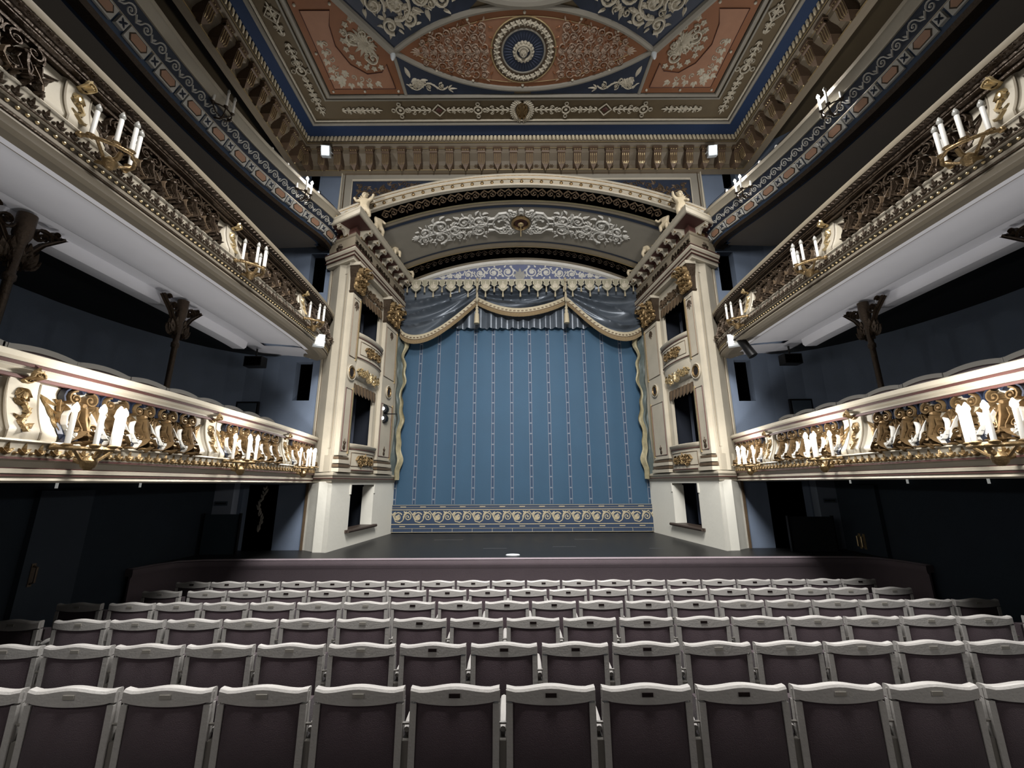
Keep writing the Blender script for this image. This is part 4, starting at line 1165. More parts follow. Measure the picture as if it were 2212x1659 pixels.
def balcony(level, flip):
    side = 'right' if flip else 'left'
    names = {1: 'first', 2: 'second', 3: 'third'}
    desc = {1: 'cream %s-hand first balcony with a bulging carved and gilded front, brightly lit', 2: '%s-hand second balcony with dark gilt carved front and pale underside', 3: '%s-hand top balcony with white scrolls on a blue front'}
    T = thing('balcony', desc[level] % side, 'balcony')
    B = lambda m_, n, mt, sm=False, par=None: m_.build(n, mt, par or T, smooth=sm, flip=flip)
    P = Path({1: PT1, 2: PT2, 3: PT3}[level], 1)
    if level in (1, 2):
        z0 = 2.38 if level == 1 else 5.17
        dz = z0 - 2.38
        m1, m2 = (cream, gold) if level == 1 else (cream, bronze)
        B(P.sweep([(-.3, (3.31 if level == 1 else 3.37) + dz), (-.05, (3.345 if level == 1 else 3.4) + dz), (.1, (3.345 if level == 1 else 3.4) + dz), (.14, (3.33 if level == 1 else 3.37) + dz), (.14, (3.29 if level == 1 else 3.32) + dz), (.09, (3.265 if level == 1 else 3.28) + dz), (.1, 3.22 + dz), (.05, 3.2 + dz), (.05, 3.16 + dz), (-.3, 3.16 + dz)], caps=True), 'handrail', cream if level == 1 else bronze, True)
        if level == 2: B(P.sweep([(.0, 3.335 + dz), (.15, 3.335 + dz), (.16, 3.36 + dz), (.16, 3.4 + dz), (.12, 3.42 + dz), (.0, 3.42 + dz)]), 'handrail_lip', cream_d, True)
        for n_, z_ in ((.095, 3.255), (.055, 3.165)): B(P.sweep([(n_ - .03, z_ + dz - .012), (n_ + .012, z_ + dz - .012), (n_ + .012, z_ + dz + .012), (n_ - .03, z_ + dz + .012)]), 'rail_line', redbrown if level == 1 else bronze)
        def pn(z):  # panel profile
            z = z - dz
            t = (3.15 - z) / .47
            return .0 + .0 * t + .15 * max(0, t) ** 2.2 if t < .86 else .15 * .86 ** 2.2 - .12 * (t - .86)
        B(P.sweep([(-.1, 3.16 + dz)] + [(pn(3.15 + dz - .47 * k / 14), 3.15 + dz - .47 * k / 14) for k in range(15)] + [(-.1, 2.68 + dz)]), 'front_panel', cream, True)
        B(P.sweep([(-.1, 2.69 + dz), (.14, 2.69 + dz), (.15, 2.675 + dz), (.13, 2.66 + dz), (.12, 2.56 + dz), (-.1, 2.56 + dz)]), 'lower_band', cream, True)
        B(P.sweep([(-.1, 2.565 + dz), (.13, 2.565 + dz), (.12, 2.54 + dz), (.08, 2.53 + dz), (.08, 2.48 + dz), (.105, 2.47 + dz), (.105, 2.44 + dz), (.08, 2.43 + dz), (.09, 2.41 + dz), (.1, 2.385 + dz), (.03, 2.38 + dz), (.02, 2.37 + dz), (-.06, 2.37 + dz), (-.07, 2.38 + dz), (-.3, 2.4 + dz), (-.3, 2.56 + dz)]), 'base_moulding', cream if level == 1 else paint('gallery_moulding_' + side, '#746c5e', .55), True)
        for n_, z_ in ((.085, 2.475), (.09, 2.425), (.125, 2.55)): B(P.sweep([(n_ - .03, z_ + dz - .008), (n_ + .01, z_ + dz - .008), (n_ + .01, z_ + dz + .008), (n_ - .03, z_ + dz + .008)]), 'base_line', redbrown if level == 1 else bronze)
        # bays
        bay = [P.s_of_y(y) for y in (-3.3, -1.15, 1.0, 3.08, 5.22, 7.38)] + [P.len - .35]
        # acanthus band on the lower moulding
        o = Orn(); s_ = P.s_of_y(1.4)
        while s_ < P.len - .3:
            o.acanthus(s_, -.04, PI / 2, .085, .07, .03, 3); o.disc(s_ + .055, -.035, .016, .025, 6); o.disc(s_, -.035, .018, .035, 6); s_ += .11
        B(o.mb(lambda x, y, h: P.at(x, .125 + h, 2.62 + dz + y)), 'leaf_band', m2)
        if level == 2:
            o = Orn(); s_ = P.s_of_y(1.4)
            while s_ < P.len - .2: o.leaf(s_, -.03, 1.0, .09, .05, .03); o.disc(s_ + .06, .01, .02, .02, 6); s_ += .075
            B(o.mb(lambda x, y, h: P.at(x, .125 + h, 3.32 + dz + y)), 'rail_leaves', bronze)
            o = Orn(); s_ = P.s_of_y(1.4)
            while s_ < P.len - .2: o.disc(s_, 0, .016, .02, 6); s_ += .07
            B(o.mb(lambda x, y, h: P.at(x, .1 + h, 2.5 + dz + y)), 'bead_row', goldb)
        # dividers
        for sb_ in bay[2:6]:
            m_ = MB()
            for k in range(14):
                pass
            rows = []
            for q in (-.13, -.1, .1, .13):
                rows.append([P.at(sb_ + q, pn(3.15 + dz - .47 * k / 12) + (.03 if abs(q) < .12 else -.01), 3.16 + dz - .47 * k / 12) for k in range(13)])
            m_.grid(rows); d_ = B(m_, 'divider', cream, True)
            m_ = MB()
            for q in (-.11, .11): m_.tube([P.at(sb_ + q, pn(3.15 + dz - .47 * k / 12) + .03, 3.14 + dz - .47 * k / 12) for k in range(13)], .008, 5)
            B(m_, 'divider_line', cream_d, par=d_)
            o = Orn(); o.acanthus(sb_, 3.08 + dz, -PI / 2, .12, .1, .03, 5); o.disc(sb_, 3.03 + dz, .03, .03, 8, .05); o.stroke([(sb_, 2.98 + dz), (sb_ + .03, 2.9 + dz), (sb_ - .03, 2.82 + dz), (sb_, 2.75 + dz)], .04, .03)
            for q in range(4): o.leaf(sb_, 2.95 + dz - q * .06, PI / 2 + (-1) ** q * .9, .08, .045, .03)
            o.acanthus(sb_, 3.15 + dz, PI / 2, .1, .14, .03, 5); o.ring(sb_, 3.17 + dz, .04, .02, .03, 10)
            B(o.mb(lambda x, y, h: P.at(x, pn(min(y, 3.15 + dz)) + .035 + h + (.08 if y > 3.16 + dz else 0), y)), 'divider_gilding', gold if level == 1 else goldb, par=d_)
        # carved figures
        g, wh, dk = figure_motif(pn)
        zb = 2.7 + dz
        def lm(o_): return o_.mb(lambda x, y, h: (x, -(pn(zb + y) + h * 1.3 + .01), y))
        a0 = lm(g).build('carved_figure', paint('figure_gilding_' + side, '#6f5a3e', .3, .6, var=.4, scale=20) if level == 1 else bronze, T); b0 = lm(wh).build('figure_scroll', pearl if level == 1 else browngold, a0); c0 = lm(dk).build('figure_backing', paint('crest_blue_' + side, '#121826', .4) if level == 1 else bronze, a0)
        f1 = True; n_f = 0
        for i in range(1, len(bay)):
            s0, s1 = bay[i - 1] + .27, (bay[i] - .3 if i < len(bay) - 1 else bay[i])
            if bay[i] < P.s_of_y(1.2): continue
            cnt = max(3, round((s1 - s0) / .3)); 
            for k in range(cnt):
                s_ = s0 + (s1 - s0) * (k + .5) / cnt
                if P.at(s_).y < 1.5: continue
                p = P.at(s_, 0, zb); a = P.ang(s_)
                if f1: c = a0; f1 = False
                else:
                    c = a0.copy(); C.objects.link(c)
                    for q in (b0, c0): d = q.copy(); C.objects.link(d); d.parent = c
                c.location = mirror_T(p, flip); c.rotation_euler = (0, 0, -a if flip else a)
            # branches at both ends of the row
            o = Orn()
            for e, d in ((s0 + .02, -1), (s1 - .02, 1)):
                for q in range(4): o.leaf(e + d * .03, .3 - q * .07, (0.35 + .3 * q if d > 0 else PI - .35 - .3 * q), .16, .035, .02, .15 * d)
            B(o.mb(lambda x, y, h: P.at(x, pn(zb + y) + h + .005, zb + y)), 'branch_relief', gold if level == 1 else bronze)
        # gallery floor, soffit
        if level == 1:
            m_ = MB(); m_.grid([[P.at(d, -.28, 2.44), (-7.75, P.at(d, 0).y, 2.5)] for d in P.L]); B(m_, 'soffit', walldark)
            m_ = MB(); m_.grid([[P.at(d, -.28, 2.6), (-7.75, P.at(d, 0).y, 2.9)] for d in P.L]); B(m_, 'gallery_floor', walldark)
        else:
            m_ = MB()
            pr = [(-.06, -.025), (-.28, -.015), (-.32, .03), (-.5, .06), (-1.0, .08), (-1.3, .1), (-1.36, .14), (-1.42, .14), (-1.44, -.02), (-1.48, -.06), (-1.7, -.06), (-1.72, .1)]
            st = [d for d in P.L if P.at(d).y < 8.45] + [P.s_of_y(8.5)]
            m_.grid([[P.at(d, n, 5.2 + z) for n, z in pr] for d in st])
            for y0, y1 in ((8.5, 8.8), (8.8, 9.19)):
                g_ = []
                for y in (y0, (y0 + y1) / 2, y1):
                    xo = P.at(P.s_of_y(min(y, 9.1)), -.06).x
                    g_.append([(xo + (-6.25 - xo) * f, y, 5.175 + zz) for f, zz in ((0, 0), (.16, .03), (.2, .07), (.5, .11), (1, .14))])
                m_.grid(g_)
            B(m_, 'soffit', soffitw, True)
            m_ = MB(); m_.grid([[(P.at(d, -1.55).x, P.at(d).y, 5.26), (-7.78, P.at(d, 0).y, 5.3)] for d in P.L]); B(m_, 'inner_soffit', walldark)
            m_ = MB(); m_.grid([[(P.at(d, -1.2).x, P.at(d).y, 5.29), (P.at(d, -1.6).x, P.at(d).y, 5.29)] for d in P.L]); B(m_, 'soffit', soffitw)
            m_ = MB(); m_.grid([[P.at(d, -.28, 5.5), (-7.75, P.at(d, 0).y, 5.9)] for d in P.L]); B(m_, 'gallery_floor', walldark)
    else:
        B(P.sweep([(-.3, 8.03), (-.02, 8.03), (.0, 8.08), (.02, 8.1), (.1, 8.26), (-.3, 8.26)]), 'front_panel', midblue, True)
        B(P.sweep([(.08, 8.25), (.12, 8.255), (.12, 8.27), (.08, 8.275)]), 'blue_line', cream)
        B(P.sweep([(-.3, 8.27), (.1, 8.27), (.22, 8.5), (-.3, 8.5)]), 'scroll_ground', navy, True)
        B(P.sweep([(-.3, 8.5), (.24, 8.49), (.25, 8.52), (.27, 8.54), (.3, 8.6), (.33, 8.62), (.34, 8.68), (.28, 8.71), (-.3, 8.68)]), 'top_moulding', cream, True)
        B(P.sweep([(-.3, 8.685), (.335, 8.685), (.32, 8.71), (-.3, 8.715)]), 'rail_line', browngold)
        L0 = P.s_of_y(2.8)
        o = Orn(); s_ = L0
        while s_ < P.len - .25:
            o.spiral(s_, 0, .075, PI, 1.5, -1, .022, .015, .15); o.stroke([(s_ + .07, .02), (s_ + .12, -.05), (s_ + .165, -.02), (s_ + .175, .0)], .022, .015); o.leaf(s_ + .11, -.03, .9, .07, .03, .015)
            s_ += .25
        B(o.mb(lambda x, y, h: P.at(x, .16 + y * .5 + h, 8.385 + y)), 'scroll_frieze', pearl)
        pk, ow, fl_ = Orn(), Orn(), Orn(); s_ = L0; first_c = None
        def fmap(x, y, h): return P.at(x, .06 + y * .5 + h + .004, 8.16 + y)
        def plate(m_, pts, h):
            n = len(pts); m_.add([fmap(x, y, h) for x, y in pts] + [fmap(x, y, 0) for x, y in pts], [tuple(range(n))] + [(i, (i + 1) % n, n + (i + 1) % n, n + i) for i in range(n)])
        while s_ < P.len - .45:
            hx = lambda k: [(s_ - .15 * k, 0), (s_ - .1 * k, .065 * k), (s_ + .1 * k, .065 * k), (s_ + .15 * k, 0), (s_ + .1 * k, -.065 * k), (s_ - .1 * k, -.065 * k)]
            hexm, whm, dkm, sq = MB(), MB(), MB(), MB(); fl_ = Orn()
            plate(whm, [(s_ - .16, -.08), (s_ - .16, .075), (s_ + .16, .075), (s_ + .16, -.08)], .03); plate(dkm, hx(.92), .034); plate(hexm, hx(.78), .038)
            q = s_ + .25; plate(sq, [(q - .055, -.06), (q - .055, .06), (q + .055, .06), (q + .055, -.06)], .05)
            for a in range(4): fl_.leaf(q, 0, PI / 4 + a * PI / 2, .055, .03, .012)
            s_ += .5
            cf = B(whm, 'cartouche', pearl); B(dkm, 'cartouche_line', bronze, par=cf); B(hexm, 'cartouche_field', peach, par=cf)
            sf = B(sq, 'rosette_block', pearl); B(fl_.mb(lambda x, y, h: fmap(x, y, h + .052)), 'block_flower', navy, par=sf)
        m_ = MB(); m_.grid([[P.at(d, .0, 8.04), P.at(d, -.04, 7.98), P.at(d, -.2, 7.98), P.at(d, -.22, 8.04)] for d in P.L]); B(m_, 'lower_edge', bronze)
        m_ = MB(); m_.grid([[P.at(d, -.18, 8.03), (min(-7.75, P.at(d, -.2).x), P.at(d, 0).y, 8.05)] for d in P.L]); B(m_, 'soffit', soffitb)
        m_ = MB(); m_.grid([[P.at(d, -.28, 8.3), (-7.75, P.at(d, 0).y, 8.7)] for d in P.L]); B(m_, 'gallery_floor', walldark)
        # safety rail wires on little posts
        m_ = MB()
        for n_, z_ in ((.1, 8.95), (.1, 8.85)): m_.tube([P.at(d, n_, z_) for d in P.L if P.at(d).y > 1], .006, 5)
        m_.tube([P.at(P.s_of_y(8.3), .1, 8.73), P.at(P.s_of_y(8.3), .1, 9.0)], .01, 5)
        B(m_, 'safety_rail', blackm)
        for y in (6.9, 7.35, 8.2):
            m_ = MB(); m_.lathe([(.03, 8.7), (.03, 8.9), (.02, 8.93)], c=tuple(P.at(P.s_of_y(y), .12))[:2] + (0,), n=8); B(m_, 'rail_post', candlem, True)
    return P
PA = {}
for lv in (1, 2, 3):
    for fl_ in (False, True): PA[(lv, fl_)] = balcony(lv, fl_)
ordn = {0: 'nearest the viewer', 1: 'in the middle', 2: 'nearest the stage'}
def place_cand(level, flip, y, idx, lit, n_out, z):
    P = PA[(level, flip)]; s_ = P.s_of_y(y); p = P.at(s_, n_out, z); a = P.ang(s_)
    side = 'right' if flip else 'left'
    lv = {1: 'first', 2: 'second', 3: 'top'}[level]
    st = 'lit' if lit else 'unlit'
    kind = 'small' if level == 3 else 'big'
    lab = '%s gilt candelabrum with white candles on the %s %s balcony, %s' % (st, side, lv, ordn[idx] if level != 3 else ('farther from the stage' if idx == 0 else 'nearer the stage'))
    candelabrum(kind, lab, mirror_T(p, flip), -a if flip else a, 'candelabra on the %s balcony' % lv, lit)
    return mirror_T(P.at(s_, n_out + (.34 if level == 1 else .22), z + .33), flip)
PW1, PW3 = 50, 55
for flip in (False, True):
    for i, y in enumerate((3.5, 5.62, 7.85)):
        c = place_cand(1, flip, y, i, (0, 1, 2, 3, 4), .13, 2.67)
        lamp('candle_light', 'POINT', c, PW1, .05)
    for i, y in enumerate((3.3, 5.45, 7.5)): place_cand(2, flip, y, i, (), .13, 5.45)
    for i, y in enumerate((5.58, 7.69)):
        l = () if (i == 0 and not flip) else (1,) if i == 0 else (1, 2)
        c = place_cand(3, flip, y, i, l, .2, 8.42)
        if l: lamp('candle_light', 'POINT', c, PW3, .04)
# the lit candelabra of the first balcony go on round the house behind the viewer
for flip in (-1, 1):
    for y in (-.9, 1.3): lamp('candle_light', 'POINT', (flip * 3.75, y, 2.95), PW1, .06)

# ================================================================== COLUMNS on the first balcony
def column(x, y, label):
    T = thing('iron_column', label, 'column', (x, y, 2.75))
    MB().lathe([(.07, 0), (.07, .1), (.045, .12), (.04, 1.1), (.04, 1.7), (.055, 1.72), (.055, 1.78), (.04, 1.8), (.05, 2.15), (.08, 2.25), (.08, 2.5)], n=14).build('shaft', bronze, T, smooth=True)
    o = Orn()
    for q in (-1, 1):
        o.stroke([(q * .04, 1.85), (q * .08, 2.05), (q * .2, 2.25), (q * .4, 2.45)], .04, .04); o.spiral(q * .17, 2.34, .09, 0, 1.5, q, .03, .04); o.spiral(q * .3, 2.44, .05, 0, 1.3, -q, .025, .04)
        o.acanthus(q * .08, 1.9, PI / 2, .3, .2, .05, 5)
    m_ = o.mb(lambda x, y, h: (h - .03, x, y)); m_.v += [(-v[0], v[1], v[2]) for v in m_.v]; n = len(m_.v) // 2; m_.f += [tuple(i + n for i in f) for f in m_.f]
    m_.build('scroll_bracket', bronze, T)
for sx, w_ in ((-1, 'left'), (1, 'right')):
    column(sx * 5.6, 6.15 if sx < 0 else 6.35, 'slim gilt column with scroll brackets on the %s first balcony, nearer the stage' % w_)
    column(sx * 5.6, 3.95, 'slim gilt column with scroll brackets on the %s first balcony, nearer the viewer' % w_)

# ================================================================== PUTTI on the cornice of the piers
def putto_fig(name, label, loc, rz, pose=0, s=.5):
    """one continuous body grown from a skeleton"""
    T = thing(name, label, 'statue', loc, rz, 'ivory cherub statues on the pier cornices')
    V = [(0, 0, .36), (0, 0, .52), (0, 0, .68), (0, 0, .78),                   # pelvis, waist, chest, neck
         (-.1, 0, .33), (-.16, -.12, .2), (-.14, -.04, .04), (-.14, -.12, .0),   # left leg
         (.1, 0, .33), (.2, -.08, .22), (.22, .02, .05), (.22, -.07, .0),        # right leg
         (-.15, 0, .7), (-.28, -.06, .64), (-.34, -.16, .74),                    # left arm
         (.15, 0, .7), (.28, -.02, .78), (.34, -.08, .94)]
    if pose == 1: V[13:15] = [(-.26, -.06, .8), (-.28, -.08, .98)]; V[16:18] = [(.26, -.1, .58), (.16, -.2, .54)]
    if pose == 2: V[5:8] = [(-.12, -.2, .3), (-.12, -.16, .1), (-.12, -.24, .06)]; V[9:12] = [(.12, -.2, .28), (.16, -.14, .08), (.16, -.22, .04)]
    E_ = [(0, 1), (1, 2), (2, 3), (0, 4), (4, 5), (5, 6), (6, 7), (0, 8), (8, 9), (9, 10), (10, 11), (2, 12), (12, 13), (13, 14), (2, 15), (15, 16), (16, 17)]
    Rr = [.14, .13, .135, .06, .115, .09, .06, .045, .115, .09, .06, .045, .075, .055, .045, .075, .055, .045]
    me = bpy.data.meshes.new('body'); me.from_pydata([tuple(Vector(v) * s) for v in V], E_, [])
    o = bpy.data.objects.new('body', me); C.objects.link(o); o.parent = T
    o.modifiers.new('skin', 'SKIN'); 
    for i, d in enumerate(me.skin_vertices[0].data): d.radius = (Rr[i] * s, Rr[i] * s); d.use_root = (i == 0)
    o.modifiers.new('sub', 'SUBSURF').levels = 1; o.modifiers['sub'].render_levels = 2
    me.materials.append(putto)
    m_ = MB(); m_.ball((0, -.02 * s, .9 * s), .12 * s, 12, (.95, 1, 1.08)); m_.ball((0, -.14 * s, .88 * s), .022 * s, 6); m_.ball((-.05 * s, -.11 * s, .85 * s), .04 * s, 6); m_.ball((.05 * s, -.11 * s, .85 * s), .04 * s, 6)
    m_.build('head', putto, T, smooth=True)
    m_ = MB(); rr = random.Random(3)
    for k in range(16): a = rr.uniform(0, 6.28); b = rr.uniform(0, 1.3); m_.ball((.11 * s * math.sin(b) * math.cos(a), (.02 + .1 * math.sin(b) * abs(math.sin(a))) * s, (.92 + .12 * math.cos(b)) * s), .035 * s, 6)
    m_.build('hair', putto, T, smooth=True)
    w_ = Orn()
    for q in (-1, 1):
        for k in range(5): w_.leaf(q * .06, .7, PI / 2 - q * (.5 + .28 * k), .34 - .03 * k, .1, .03)
    w_.mb(lambda x, y, h: (x * s, (.09 + h) * s, y * s)).build('wings', putto, T)
    return T
for sx, w_ in ((-1, 'left'), (1, 'right')):
    for i, (y, x, where, sc, rz) in enumerate(((8.56, 3.8, 'at the front corner', .66, 0), (9.25, 3.68, 'second from the front corner', .62, .9), (10.35, 3.54, 'third from the front corner', .58, .9), (11.45, 3.42, 'beside the painted lunette', .56, .6))):
        putto_fig('cherub_statue', 'ivory cherub statue on the %s pier cornice, %s' % (w_, where), (sx * x, y, 8.525), -sx * rz, (i + (sx > 0)) % 3, sc)
m_ = None
for sx, w_ in ((-1, 'left'), (1, 'right')):
    m_ = MB(); m_.box(sx * 3.95 - .35, sx * 3.95 + .35, 8.35, 8.9, 8.525, 8.53)

# ================================================================== SEATS
seat_parts = {}
def build_seat_master():
    T = thing('theatre_seat', 'seat', 'seat', (0, 0, 0)); W = .25; TOP = .85
    def topz(x): return TOP - .02 * (1 - math.cos(PI * min(1, abs(x) / (W * .8)))) / 2 + (.008 * (abs(x) / W - .8) / .2 if abs(x) > W * .8 else 0)
    # back frame: outline with crest, rear towards the viewer (-y)
    m_ = MB(); n = 20; yb = lambda x: .012 * (1 - (x / W) ** 2)
    def rail(x, lo=False):
        zt = topz(x); zb = TOP - .084 - .013 * (1 - (x / (W - .035)) ** 2) if abs(x) < W - .035 else TOP - .08
        return zt, zb
    rows = []
    for i in range(n + 1):
        x = -W + 2 * W * i / n; zt, zb = rail(x)
        y = -yb(x)
        rows.append([(x, y + .002, zb), (x, y - .01, zb + .003), (x, y - .01, zt - .013), (x, y - .002, zt - .002), (x, y + .008, zt), (x, y + .034, zt - .002), (x, y + .04, zt - .012), (x, y + .04, zb)])
    m_.grid(rows, close_v=True)
    for r in (0, n): k = r * 8; m_.f.append(tuple(range(k, k + 8)))
    for q in (-1, 1):
        x0, x1 = (q * W, q * (W - .036)); 
        m_.box(min(x0, x1), max(x0, x1), -.01, .04, .2, TOP - .09)
        m_.tube([(q * (W - .002), .012, .2), (q * (W - .002), .012, TOP - .03)], .006, 5)
    m_.box(-W, W, -.005, .038, .17, .23)
    m_.build('back_frame', seatc, T)
    m_ = MB(); rows = []
    for i in range(13):
        x = -W + .034 + (2 * W - .068) * i / 12; zt = TOP - .08 - .013 * (1 - (x / (W - .035)) ** 2)
        bl = .018 * (1 - (x / (W - .034)) ** 4)
        rows.append([(x, -.002, .22), (x, -.002 - bl, .26), (x, -.004 - bl, .5), (x, -.002 - bl, zt - .03), (x, -.001, zt + .004)])
    m_.grid(rows)
    m_.build('back_upholstery', plum, T, smooth=True)
    m_ = MB(); m_.box(-W + .03, W - .03, .036, .075, .3, TOP - .09); m_.build('front_upholstery', plum, T)
    m_ = MB(); m_.hexa([(-W + .02, .09, .36), (W - .02, .09, .36), (W - .02, .17, .36), (-W + .02, .17, .36), (-W + .02, .08, .74), (W - .02, .08, .74), (W - .02, .14, .74), (-W + .02, .14, .74)]); m_.build('tip_up_seat', plum, T)
    # arm rest on the right-hand side, standing in the gap to the next seat
    m_ = MB()
    m_.tube([(.27, .03, .62), (.27, .08, .635), (.27, .2, .64), (.27, .34, .63), (.27, .38, .6)], [.017, .021, .022, .022, .012], 8)
    m_.build('armrest', seatc, T, smooth=True)
    m_ = MB(); m_.box(.262, .278, .05, .3, .02, .62); m_.box(.252, .288, .0, .09, .36, .58); m_.box(.255, .285, .02, .34, .0, .02)
    m_.tube([(.25, .01, .66), (.29, .01, .66)], .008, 6)
    m_.build('arm_support', paint('seat_post_grey', '#6d6963', .5), T, smooth=True)
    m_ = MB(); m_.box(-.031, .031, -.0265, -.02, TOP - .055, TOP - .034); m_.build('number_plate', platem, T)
    return T
seat0 = build_seat_master()
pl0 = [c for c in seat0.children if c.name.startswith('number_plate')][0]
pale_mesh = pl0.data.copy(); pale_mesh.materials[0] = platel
rowY = [6.85 - .838 * k for k in range(7)]   # row 1 nearest the stage
ordw = ['first', 'second', 'third', 'fourth', 'fifth', 'sixth', 'seventh', 'eighth', 'ninth', 'tenth', 'eleventh', 'twelfth', 'thirteenth', 'fourteenth', 'fifteenth', 'sixteenth', 'seventeenth', 'eighteenth', 'nineteenth', 'twentieth', 'twenty-first', 'twenty-second']
pitch = .54
rows_ = {  # row: (centre of seat 0, range, extra (offset x), plates coloured as dark reflections)
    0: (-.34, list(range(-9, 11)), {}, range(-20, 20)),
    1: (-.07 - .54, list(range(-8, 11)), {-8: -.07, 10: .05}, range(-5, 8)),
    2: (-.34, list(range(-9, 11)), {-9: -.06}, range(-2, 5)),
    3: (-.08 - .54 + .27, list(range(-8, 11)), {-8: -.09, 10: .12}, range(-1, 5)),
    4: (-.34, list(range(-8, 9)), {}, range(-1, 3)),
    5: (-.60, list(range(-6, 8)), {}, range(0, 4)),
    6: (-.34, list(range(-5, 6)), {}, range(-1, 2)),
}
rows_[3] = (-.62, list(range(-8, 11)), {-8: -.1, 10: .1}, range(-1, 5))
rname = ['row nearest the stage', 'second row from the stage', 'third row from the stage', 'fourth row from the stage', 'fifth row from the stage', 'sixth row from the stage', 'row nearest the viewer']
first = True
for r, (c0, ks, off, dark) in rows_.items():
    y = rowY[r]; z = .05 + .068 * r - (.014 if r == 6 else 0)
    for j, k in enumerate(ks):
        x = c0 + pitch * k + off.get(k, 0)
        if abs(x) > 6.35: continue
        s_ = seat0 if first else dup(seat0); first = False
        s_.location = (x, y, z)
        s_['label'] = 'cream and plum seat, %s from left, %s' % (ordw[j], rname[r])
        s_['group'] = 'theatre seats in the %s' % rname[r]
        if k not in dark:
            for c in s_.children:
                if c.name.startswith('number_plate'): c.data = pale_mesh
# chair backs showing over the first balcony rail
def balcony_chair(T):
    m_ = MB(); W = .26; n = 12; rows = []
    for i in range(n + 1):
        x = -W + 2 * W * i / n; zt = .82 - .03 * abs(x / W) ** 2
        rows.append([(x, -.012, zt - .05), (x, -.012, zt), (x, .02, zt), (x, .02, zt - .05)])
    m_.grid(rows, close_v=True)
    for q in (-1, 1): m_.box(q * W - .015, q * W + .015, -.012, .02, .3, .79)
    m_.build('back_frame', paint('grey_chair_paint', '#5d5b57', .5), T, smooth=True)
    m_ = MB(); m_.box(-W + .02, W - .02, -.004, .015, .3, .77); m_.build('back_upholstery', plum, T)
    return T
bc0 = None
for flip in (False, True):
    P = PA[(1, flip)]; side = 'right' if flip else 'left'; k = 0
    s_ = P.s_of_y(2.9)
    while s_ < P.s_of_y(7.4):
        p = P.at(s_, -.3, 2.7); a = P.ang(s_)
        lab = 'grey chair back behind the %s first balcony rail, %s from the viewer' % (side, ordw[k])
        if bc0 is None: t = bc0 = balcony_chair(thing('balcony_chair', lab, 'chair'))
        else: t = dup(bc0, label=lab)
        t['label'] = lab; t['group'] = 'chairs behind the %s balcony rail' % side
        t.location = mirror_T(p, flip); t.rotation_euler = (0, 0, -a if flip else a)
        s_ += .56; k += 1

# ================================================================== LAMPS, SPEAKERS AND OTHER EQUIPMENT
def floodlight(label, loc, rx, rz, lens=bulb_dim):
    T = thing('floodlight', label, 'floodlight', loc, rz)
    m_ = MB(); m_.box(-.11, .11, -.06, .06, -.13, .13); m_.build('housing', whitem, T)
    m_ = MB(); m_.box(-.085, .085, -.068, -.06, -.105, .105); m_.build('lens', lens, T)
    m_ = MB(); m_.tube([(-.12, 0, 0), (-.13, .1, 0), (-.13, .14, .02), (.13, .14, .02), (.13, .1, 0), (.12, 0, 0)], .01, 5); m_.build('yoke', whitem, T)
    T.rotation_euler = (rx, 0, rz)
    return T
floodlight('small white floodlight fixed to the ceiling cornice at the left corner', (-4.93, 8.66, 10.5), .3, .1, bulb_soft)
floodlight('small white floodlight fixed to the ceiling cornice at the right corner', (4.8, 8.66, 10.45), .3, -.15, bulb_soft)
floodlight('white floodlight at the stage end of the left second balcony', (-4.3, 8.1, 5.26), .0, .5)
floodlight('white floodlight at the stage end of the right second balcony', (4.36, 8.1, 5.22), .0, -.5)
def spot_pair():
    T = thing('spotlight_pair', 'pair of black spotlights on a bar beside the curtain, left of the opening', 'spotlights', (-3.76, 11.0, 4.2))
    m_ = MB(); m_.tube([(-.3, .05, .0), (.35, .05, .0)], .015, 8); m_.tube([(.0, .05, -.2), (0, .05, .22)], .015, 8); m_.build('bar', blackm, T)
    for z in (.12, -.14):
        m_ = MB(); m_.lathe([(.12, -.12), (.13, -.1), (.13, .05), (.08, .14), (.05, .16)], c=(0, 0, z), n=14, axis='y'); h = m_.build('lamp_head', blackm, T, smooth=True)
        m_ = MB(); m_.lathe([(.05, -.128), (.001, -.13)], c=(.01, 0, z), n=12, axis='y'); m_.build('lens', bulb_soft, h)
spot_pair()
T = thing('spotlight', 'black profile spotlight hanging under the right second balcony end', 'spotlight', (4.42, 8.0, 5.08), .0)
m_ = MB(); m_.tube([(-.12, 0, .12), (.02, -.02, .1)], .02, 8); m_.build('bracket', blackm, T)
m_ = MB(); m_.tube([(-.02, 0, .12), (.03, -.06, .04), (.14, -.16, -.28)], [.05, .08, .09], 10); m_.build('body', blackm, T, smooth=True)
for sx, w_, x0 in ((-1, 'left', -5.82), (1, 'right', 5.76)):
    T = thing('loudspeaker', 'black loudspeaker hanging under the %s second balcony by the blue wall' % w_, 'loudspeaker', (x0, 8.5, 4.92))
    m_ = MB(); m_.box(-.19, .19, -.1, .1, -.11, .11); m_.build('cabinet', blackm, T)
    m_ = MB(); m_.box(-.17, .17, -.108, -.1, -.09, .09); m_.build('grille', black, T)
    m_ = MB(); m_.tube([(0, 0, .1), (0, 0, .3)], .02, 6); m_.build('hanger', blackm, T)
    T = thing('framed_panel', 'small dark framed panel on the blue wall above the %s first balcony' % w_, 'panel', (sx * 6.18, 8.98 if sx < 0 else 8.98, 3.95), 0)
    m_ = MB(); m_.box(-.25, .25, 0, .06, -.2, .2); m_.build('frame', blackm, T)
    m_ = MB(); m_.box(-.21, .21, -.008, 0, -.16, .16); m_.build('screen', signm, T)
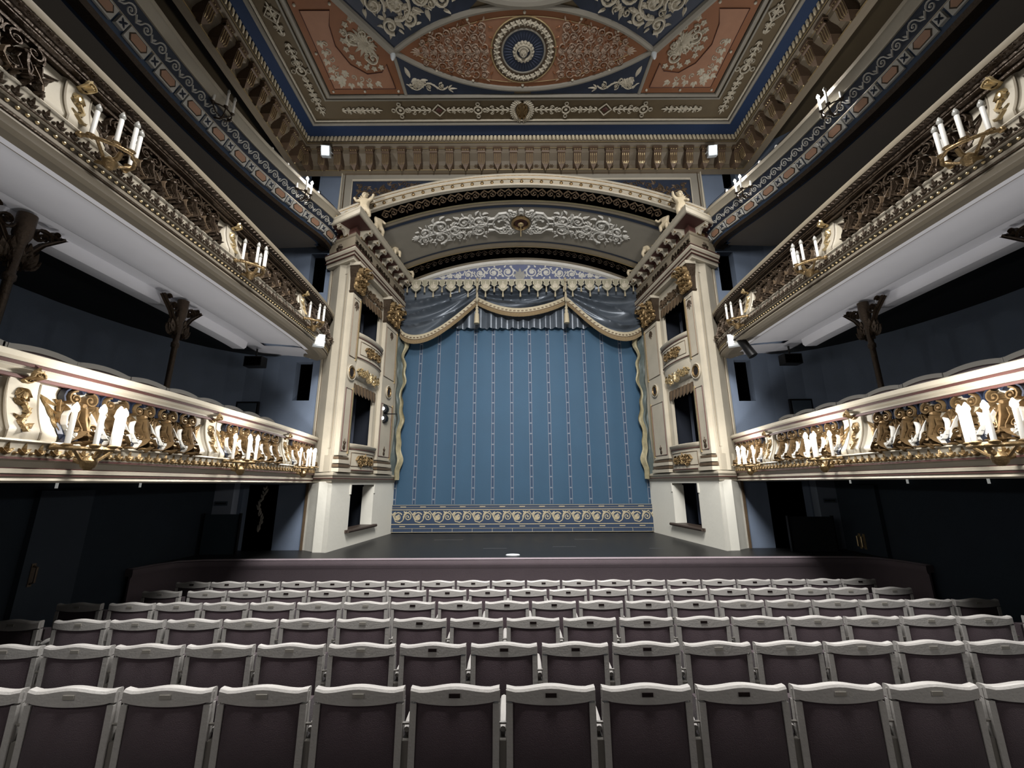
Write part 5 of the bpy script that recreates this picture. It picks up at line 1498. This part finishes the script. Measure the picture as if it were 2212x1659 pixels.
for sx, w_ in ((-1, 'left'), (1, 'right')):
    T = thing('ceiling_detector', 'small round white fitting where the ceiling ribs meet, on the %s' % w_, 'ceiling fitting', cl(sx * 2.83, 6.95, .04))
    MB().lathe([(.055, 0), (.055, -.03), (.04, -.12), (.02, -.16), (.001, -.165)], n=14).build('body', whitem, T, smooth=True)
    MB().lathe([(.07, .03), (.07, 0), (.001, -.001)], n=14).build('base', whitem, T, smooth=True)
# pilasters with signs, doors, low dark screens under the first balcony
for sx, w_, a, b in ((-1, 'left', 6.2, 6.6), (1, 'right', 6.2, 6.6)):
    o = MB().box(sx * a if sx > 0 else -b, sx * b if sx > 0 else -a, 9.0, 9.19, 1.0, 2.4).build('wall_pillar', paint('grey_blue_pillar_' + w_, '#8d95a3' if sx < 0 else '#6f7885', .7))
    tag(o, 'grey-blue wall pillar beside the %s stage doorway' % w_, 'pillar')
    T = thing('door_sign', 'small dark sign on the pillar beside the %s stage doorway' % w_, 'sign', (sx * 6.42, 8.99, 1.96))
    MB().box(-.14, .14, -.012, .0, -.045, .045).build('plate', signm, T)
    m_ = MB()
    for i in range(7): m_.box(-.11 + i * .032, -.09 + i * .032, -.016, -.012, -.018, .018)
    m_.build('lettering', blackm, T)
    T = thing('low_screen', 'low dark screen standing before the %s stage doorway' % w_, 'screen', (sx * 6.1, 8.7, 0))
    m_ = MB(); m_.box(-.42, .3, 0, .04, 1.0, 1.76) if sx < 0 else m_.box(-.8, .1, .0, .04, 1.0, 1.66); m_.build('panel', walldark if sx > 0 else paint('screen_teal', '#2a3942', .8), T)
    for q in ((-.42, .3) if sx < 0 else (-.8, .1)): MB().box(q - .015, q + .015, -.01, .05, 1.0, 1.78 if sx < 0 else 1.68).build('post', blackm, T)
lf = Orn(); rr = random.Random(6)
for k in range(34): z = 1.35 + k * .027; lf.leaf(-5.78 + .05 * math.sin(k * .25) + rr.uniform(-.02, .02), z, rr.uniform(.9, 2.2), .09, .05, .03)
o = lf.mb(lambda x, y, h: (x, 9.35 - h, y)).build('wall_relief', greige); tag(o, 'narrow pale ragged ornament inside the dark left stage doorway', 'ornament')
wl = None
for (sx, y, nm) in ((-1, 5.8, 'left wall, nearer the viewer'), (-1, 7.1, 'left wall, nearer the stage'), (1, 8.5, 'right wall, nearest the stage'), (1, 7.27, 'right wall, middle of the three'), (1, 6.03, 'right wall, nearest the viewer')):
    if wl is None:
        wl = thing('wall_light', '', 'wall light', group='small tube lights under the first balcony')
        MB().lathe([(.016, -.05), (.016, .05)], n=8).build('tube', bulb_dim, wl, smooth=True); MB().box(-.05, -.01, -.01, .01, .03, .05).build('arm', blackm, wl)
        t = wl
    else: t = dup(wl)
    t['label'] = 'small tube light under the first balcony on the %s' % nm
    t.location = (sx * 6.54, y, 2.36); t.rotation_euler = (0, 0, 0 if sx < 0 else PI)
# doors in the dark side walls
for sx, y0, y1, yh in ((-1, 5.62, 6.34, 5.74), (1, 7.95, 8.62, 8.45)):
    o = MB().box(sx * 6.6 if sx < 0 else 6.52, sx * 6.52 if sx < 0 else 6.6, y0, y1, .0, 2.28).build('door_%d' % (1 if sx < 0 else 2), paint('door_cloth', '#28313b', .85) if sx < 0 else wallteal); struct(o)
    for q in ((0,) if sx < 0 else (-.05, .05)):
        m_ = MB(); m_.tube([(sx * 6.52, yh + q, 1.33), (sx * 6.46, yh + q, 1.31), (sx * 6.46, yh + q, 1.13), (sx * 6.52, yh + q, 1.11)], .014, 6); m_.box(min(sx * 6.52, sx * 6.51), max(sx * 6.52, sx * 6.51), yh + q - .025, yh + q + .025, 1.08, 1.36)
        m_.build('door_handle', browngold if sx < 0 else goldb, o, smooth=True)
